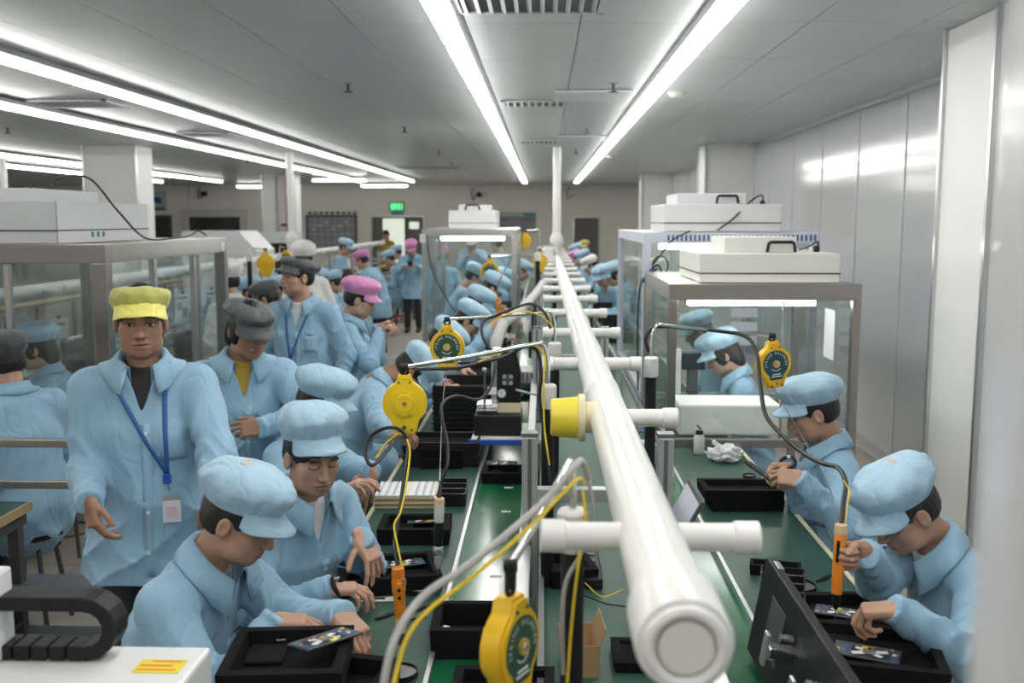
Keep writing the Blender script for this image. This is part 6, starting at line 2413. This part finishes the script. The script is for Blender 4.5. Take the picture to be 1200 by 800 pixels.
# its table
o2 = thing('side_table', 'grey side table carrying the white desktop robot', 'table', (q.x - w / 2, q.y - l / 2, 0))
zt = ZT - .261
MB().b2(-w / 2 - .15, w / 2 + .02, -l / 2 - .1, l / 2 + .03, zt - .04, zt, .004).build('tabletop', 'grey_paint', o2)
for sx in (-1, 1):
    for sy in (-1, 1):
        MB().b2(sx * .28 - .02, sx * .28 + .02, sy * .16 - .02, sy * .16 + .02, 0, zt - .04).build('leg', 'dark_grey', o2)

# green side table at the left edge
a = at(-4, 606, d=3.9)
o = thing('side_table', 'small green-topped table with wooden edge and dark legs beside the robot', 'table', (a.x, a.y, 0))
zt = at(38, 604, d=3.95).z
MB().b2(-.75, 0, -.35, .25, zt - .03, zt, .003).build('tabletop', 'mat_green', o)
MB().b2(-.75, .012, -.362, -.35, zt - .035, zt + .002).build('edge_strip', 'wood', o)
MB().b2(0, .012, -.35, .25, zt - .035, zt + .002).build('edge_strip', 'wood', o)
MB().b2(-.74, -.01, -.34, .24, zt - .09, zt - .03).build('apron', 'dark_grey', o)
for (x, y) in ((-.04, -.32), (-.04, .2), (-.7, -.32), (-.7, .2)):
    MB().b2(x - .022, x + .022, y - .022, y + .022, 0, zt - .09).build('leg', 'dark_grey', o)
MB().b2(-.72, -.02, -.34, .22, .28, .30).build('lower_shelf', 'mat_green', o)
MB().b2(-.72, -.01, -.352, -.34, .27, .305).build('shelf_edge', 'wood', o)
tag(MB().b2(a.x - .42, a.x - .12, a.y - .25, a.y + .05, .3005, .52, .004).build('cardboard_box', 'card'), 'brown cardboard box on the lower shelf of the green side table', 'box')

# steel rack behind the man in the yellow cap
b = at(72, 520, d=4.15)
o = thing('steel_rack', 'low steel rack with horizontal rails between the side table and booth', 'rack', (b.x, b.y, 0))
z1, z2 = at(40, 519, d=4.15).z, at(40, 569, d=4.15).z
for z in (z1, z2):
    MB().b2(-1.1, .42, -.016, .016, z - .017, z + .017, .003).build('rail', 'steel', o)
for z in (.45, .22):
    MB().b2(-1.1, .42, -.3, .02, z - .012, z + .006).build('wire_shelf', 'alu_dark', o)
    MB().b2(-1.1, .42, -.312, -.3, z - .02, z + .012).build('shelf_rim', 'steel_light', o)
for x in (-1.08, .40):
    for y in (0, -.29):
        MB().b2(x - .016, x + .016, y - .016, y + .016, 0, z1 + .016 if y == 0 else .46).build('upright', 'steel', o)

# floor tape
c = at(135, 738, z=.0)
o = thing('floor_tape', 'yellow and black hazard tape strip on the floor tiles by the side table', 'floor tape', (c.x - .35, c.y - .25, .0005), R(33))
for k in range(16):
    MB().b2(k * .08, k * .08 + .08, -.03, .03, 0, .0015).build('stripe', 'yellow_sticker' if k % 2 else 'black', o)
o = thing('floor_tape', 'long pale yellow aisle line on the floor beside the main bench workers', 'floor tape', (-1.55, 9.0, .0005), R(0))
MB().b2(-.03, .03, 0, 9.5, 0, .0015).build('strip', 'yellow_sticker', o)

# ================================================================ NEIGHBOURING LINE CLUTTER
rn = random.Random(12)
def sheet_paper(x, y, z, rz, label, w=.21, h=.30, tilt=8):
    o = thing('work_sheet', label, 'paper', (x, y, z), 0, 'work instruction sheets clipped along the neighbouring line', (R(tilt), 0, rz))
    MB().b2(-w / 2, w / 2, -.001, .001, 0, h).build('page', 'paper', o)
    MB().b2(-w * .4, w * .3, -.0016, -.001, h * .82, h * .88).build('title_line', 'dark_grey', o)
    MB().b2(-w * .38, -w * .02, -.0016, -.001, h * .45, h * .72).build('figure_box', 'grey_paint', o)
    MB().b2(w * .06, w * .38, -.0016, -.001, h * .2, h * .5).build('figure_box', 'board_grey', o)
    MB().b2(-.015, .015, -.004, .004, h - .01, h + .02).build('clip', 'black', o)
    return o
ys = 5.2
k = 0
while ys < 20:
    s = sheet_paper(LX2 + .235 + .02, ys, .93 + .02 * (k % 2), R(82 + rn.uniform(-14, 14)), 'printed work instruction sheet clipped to the neighbouring bench rail', .21, .30, rn.uniform(-8, 8))
    ys += .62 if ys < 9 else .85
    k += 1
for k in range(8):
    y = 5.6 + k * 1.55
    o = thing('bench_monitor', 'black bench monitor facing the workers of the neighbouring line', 'monitor', (LX2 + .33, y, TZ - .0118), 0, 'monitors along the neighbouring line')
    MB().b2(-.012, .012, -.16, .16, .08, .34, .004).build('housing', 'black', o)
    MB().b2(.012, .0135, -.15, .15, .09, .33).build('screen', 'screen_dark', o)
    MB().b2(-.04, .04, -.06, .06, 0, .012).build('foot', 'black', o)
    MB().b2(-.012, .004, -.015, .015, .012, .1).build('stand', 'black', o)
for k in range(9):
    y = 6.1 + k * 1.3
    cx_ = LX2 + .66
    o = thing('parts_box', ('brown' if k % 3 == 0 else 'white' if k % 3 == 1 else 'dark') + ' parts box on the neighbouring bench top', 'box', (cx_, y, TZ + .001), R(rn.uniform(-8, 8)), 'parts boxes along the neighbouring bench')
    tray_mesh(.22, .30, .13 + .04 * (k % 3), .006, .006).build('carton', ('card', 'white_paint', 'dark_grey')[k % 3], o)
    MB().b2(-.10, .10, -.13, .13, .008, .10).build('contents', ('foam', 'paper', 'foam')[k % 3], o)
# dark crates and monitors farther along the main bench
for k in range(9):
    y = 7.7 + k * 1.02
    for s in (-1, 1):
        if s > 0 and y < 8.8:
            continue
        o = thing('part_crate', 'black parts crate at a far station on the ' + ('aisle' if s < 0 else 'wall') + ' side of the main bench', 'crate', (CX + s * .60, y + (.2 if s > 0 else 0), TZ + .001), 0, 'far black crates, %s side' % ('left' if s < 0 else 'right'))
        tray_mesh(.24, .36, .10 + .05 * (k % 2), .01, .01).build('shell', 'black', o)
        MB().b2(-.10, .10, -.15, .15, .012, .09).build('contents', 'foam', o)
for k in range(6):
    y = 7.2 + k * 1.7
    for s in (-1, 1):
        o = thing('station_screen', 'dark station screen clipped to the ' + ('aisle-side' if s < 0 else 'wall-side') + ' rail at a far station', 'monitor', (CX + s * .26, y, .97), 0, 'far station screens, %s rail' % ('left' if s < 0 else 'right'))
        MB().b2(-.01, .01, -.13, .13, 0, .19, .003).build('housing', 'black', o)
        MB().b2(s * .010, s * .0115, -.12, .12, .01, .18).build('screen', 'screen_dark', o)
# green feeder machine with vents over the left belt, under the extraction hose
o = thing('feeder_machine', 'green and grey feeder with vented top straddling the aisle-side belt under the extraction hose', 'machine', (-.155, 6.15, TZ - .0115))
MB().b2(-.15, .15, 0, .35, .08, .20, .005).build('body', 'plate_green', o)
MB().b2(-.11, .11, .03, .3, .20, .27, .006).build('vented_cover', 'hose', o)
for k in range(7):
    MB().b2(-.09 + k * .028, -.08 + k * .028, .028, .031, .21, .26).build('vent_slit', 'dark_grey', o)
MB().b2(-.10, .10, -.004, 0, .10, .17).build('dark_window', 'black', o)
MB().b2(-.03, .03, -.006, -.004, .12, .15).build('chrome_plate', 'chrome', o)
for x in (-.14, .14):
    MB().b2(x - .012, x + .012, 0, .35, 0.0, .08).build('foot', 'plate_green', o)
# stack of papers and boxes behind the walkway
o = thing('trolley', 'dark trolley with cardboard cartons behind the pink-capped woman', 'trolley', (-2.05, 8.6, 0))
MB().b2(-.3, .3, -.25, .25, .62, .65).build('deck', 'dark_grey', o)
MB().b2(-.3, .3, -.25, .25, .2, .23).build('lower_deck', 'dark_grey', o)
for sx in (-1, 1):
    for sy in (-1, 1):
        MB().b2(sx * .28 - .015, sx * .28 + .015, sy * .23 - .015, sy * .23 + .015, .0, .62).build('leg', 'dark_grey', o)
tag(MB().b2(-2.28, -1.95, 8.42, 8.78, .6505, .9, .004).build('cardboard_box', 'card'), 'brown carton standing on the dark trolley deck', 'box')
tag(MB().b2(-2.25, -1.9, 8.42, 8.78, .2305, .5, .004).build('cardboard_box', 'card'), 'brown carton on the lower deck of the dark trolley', 'box')
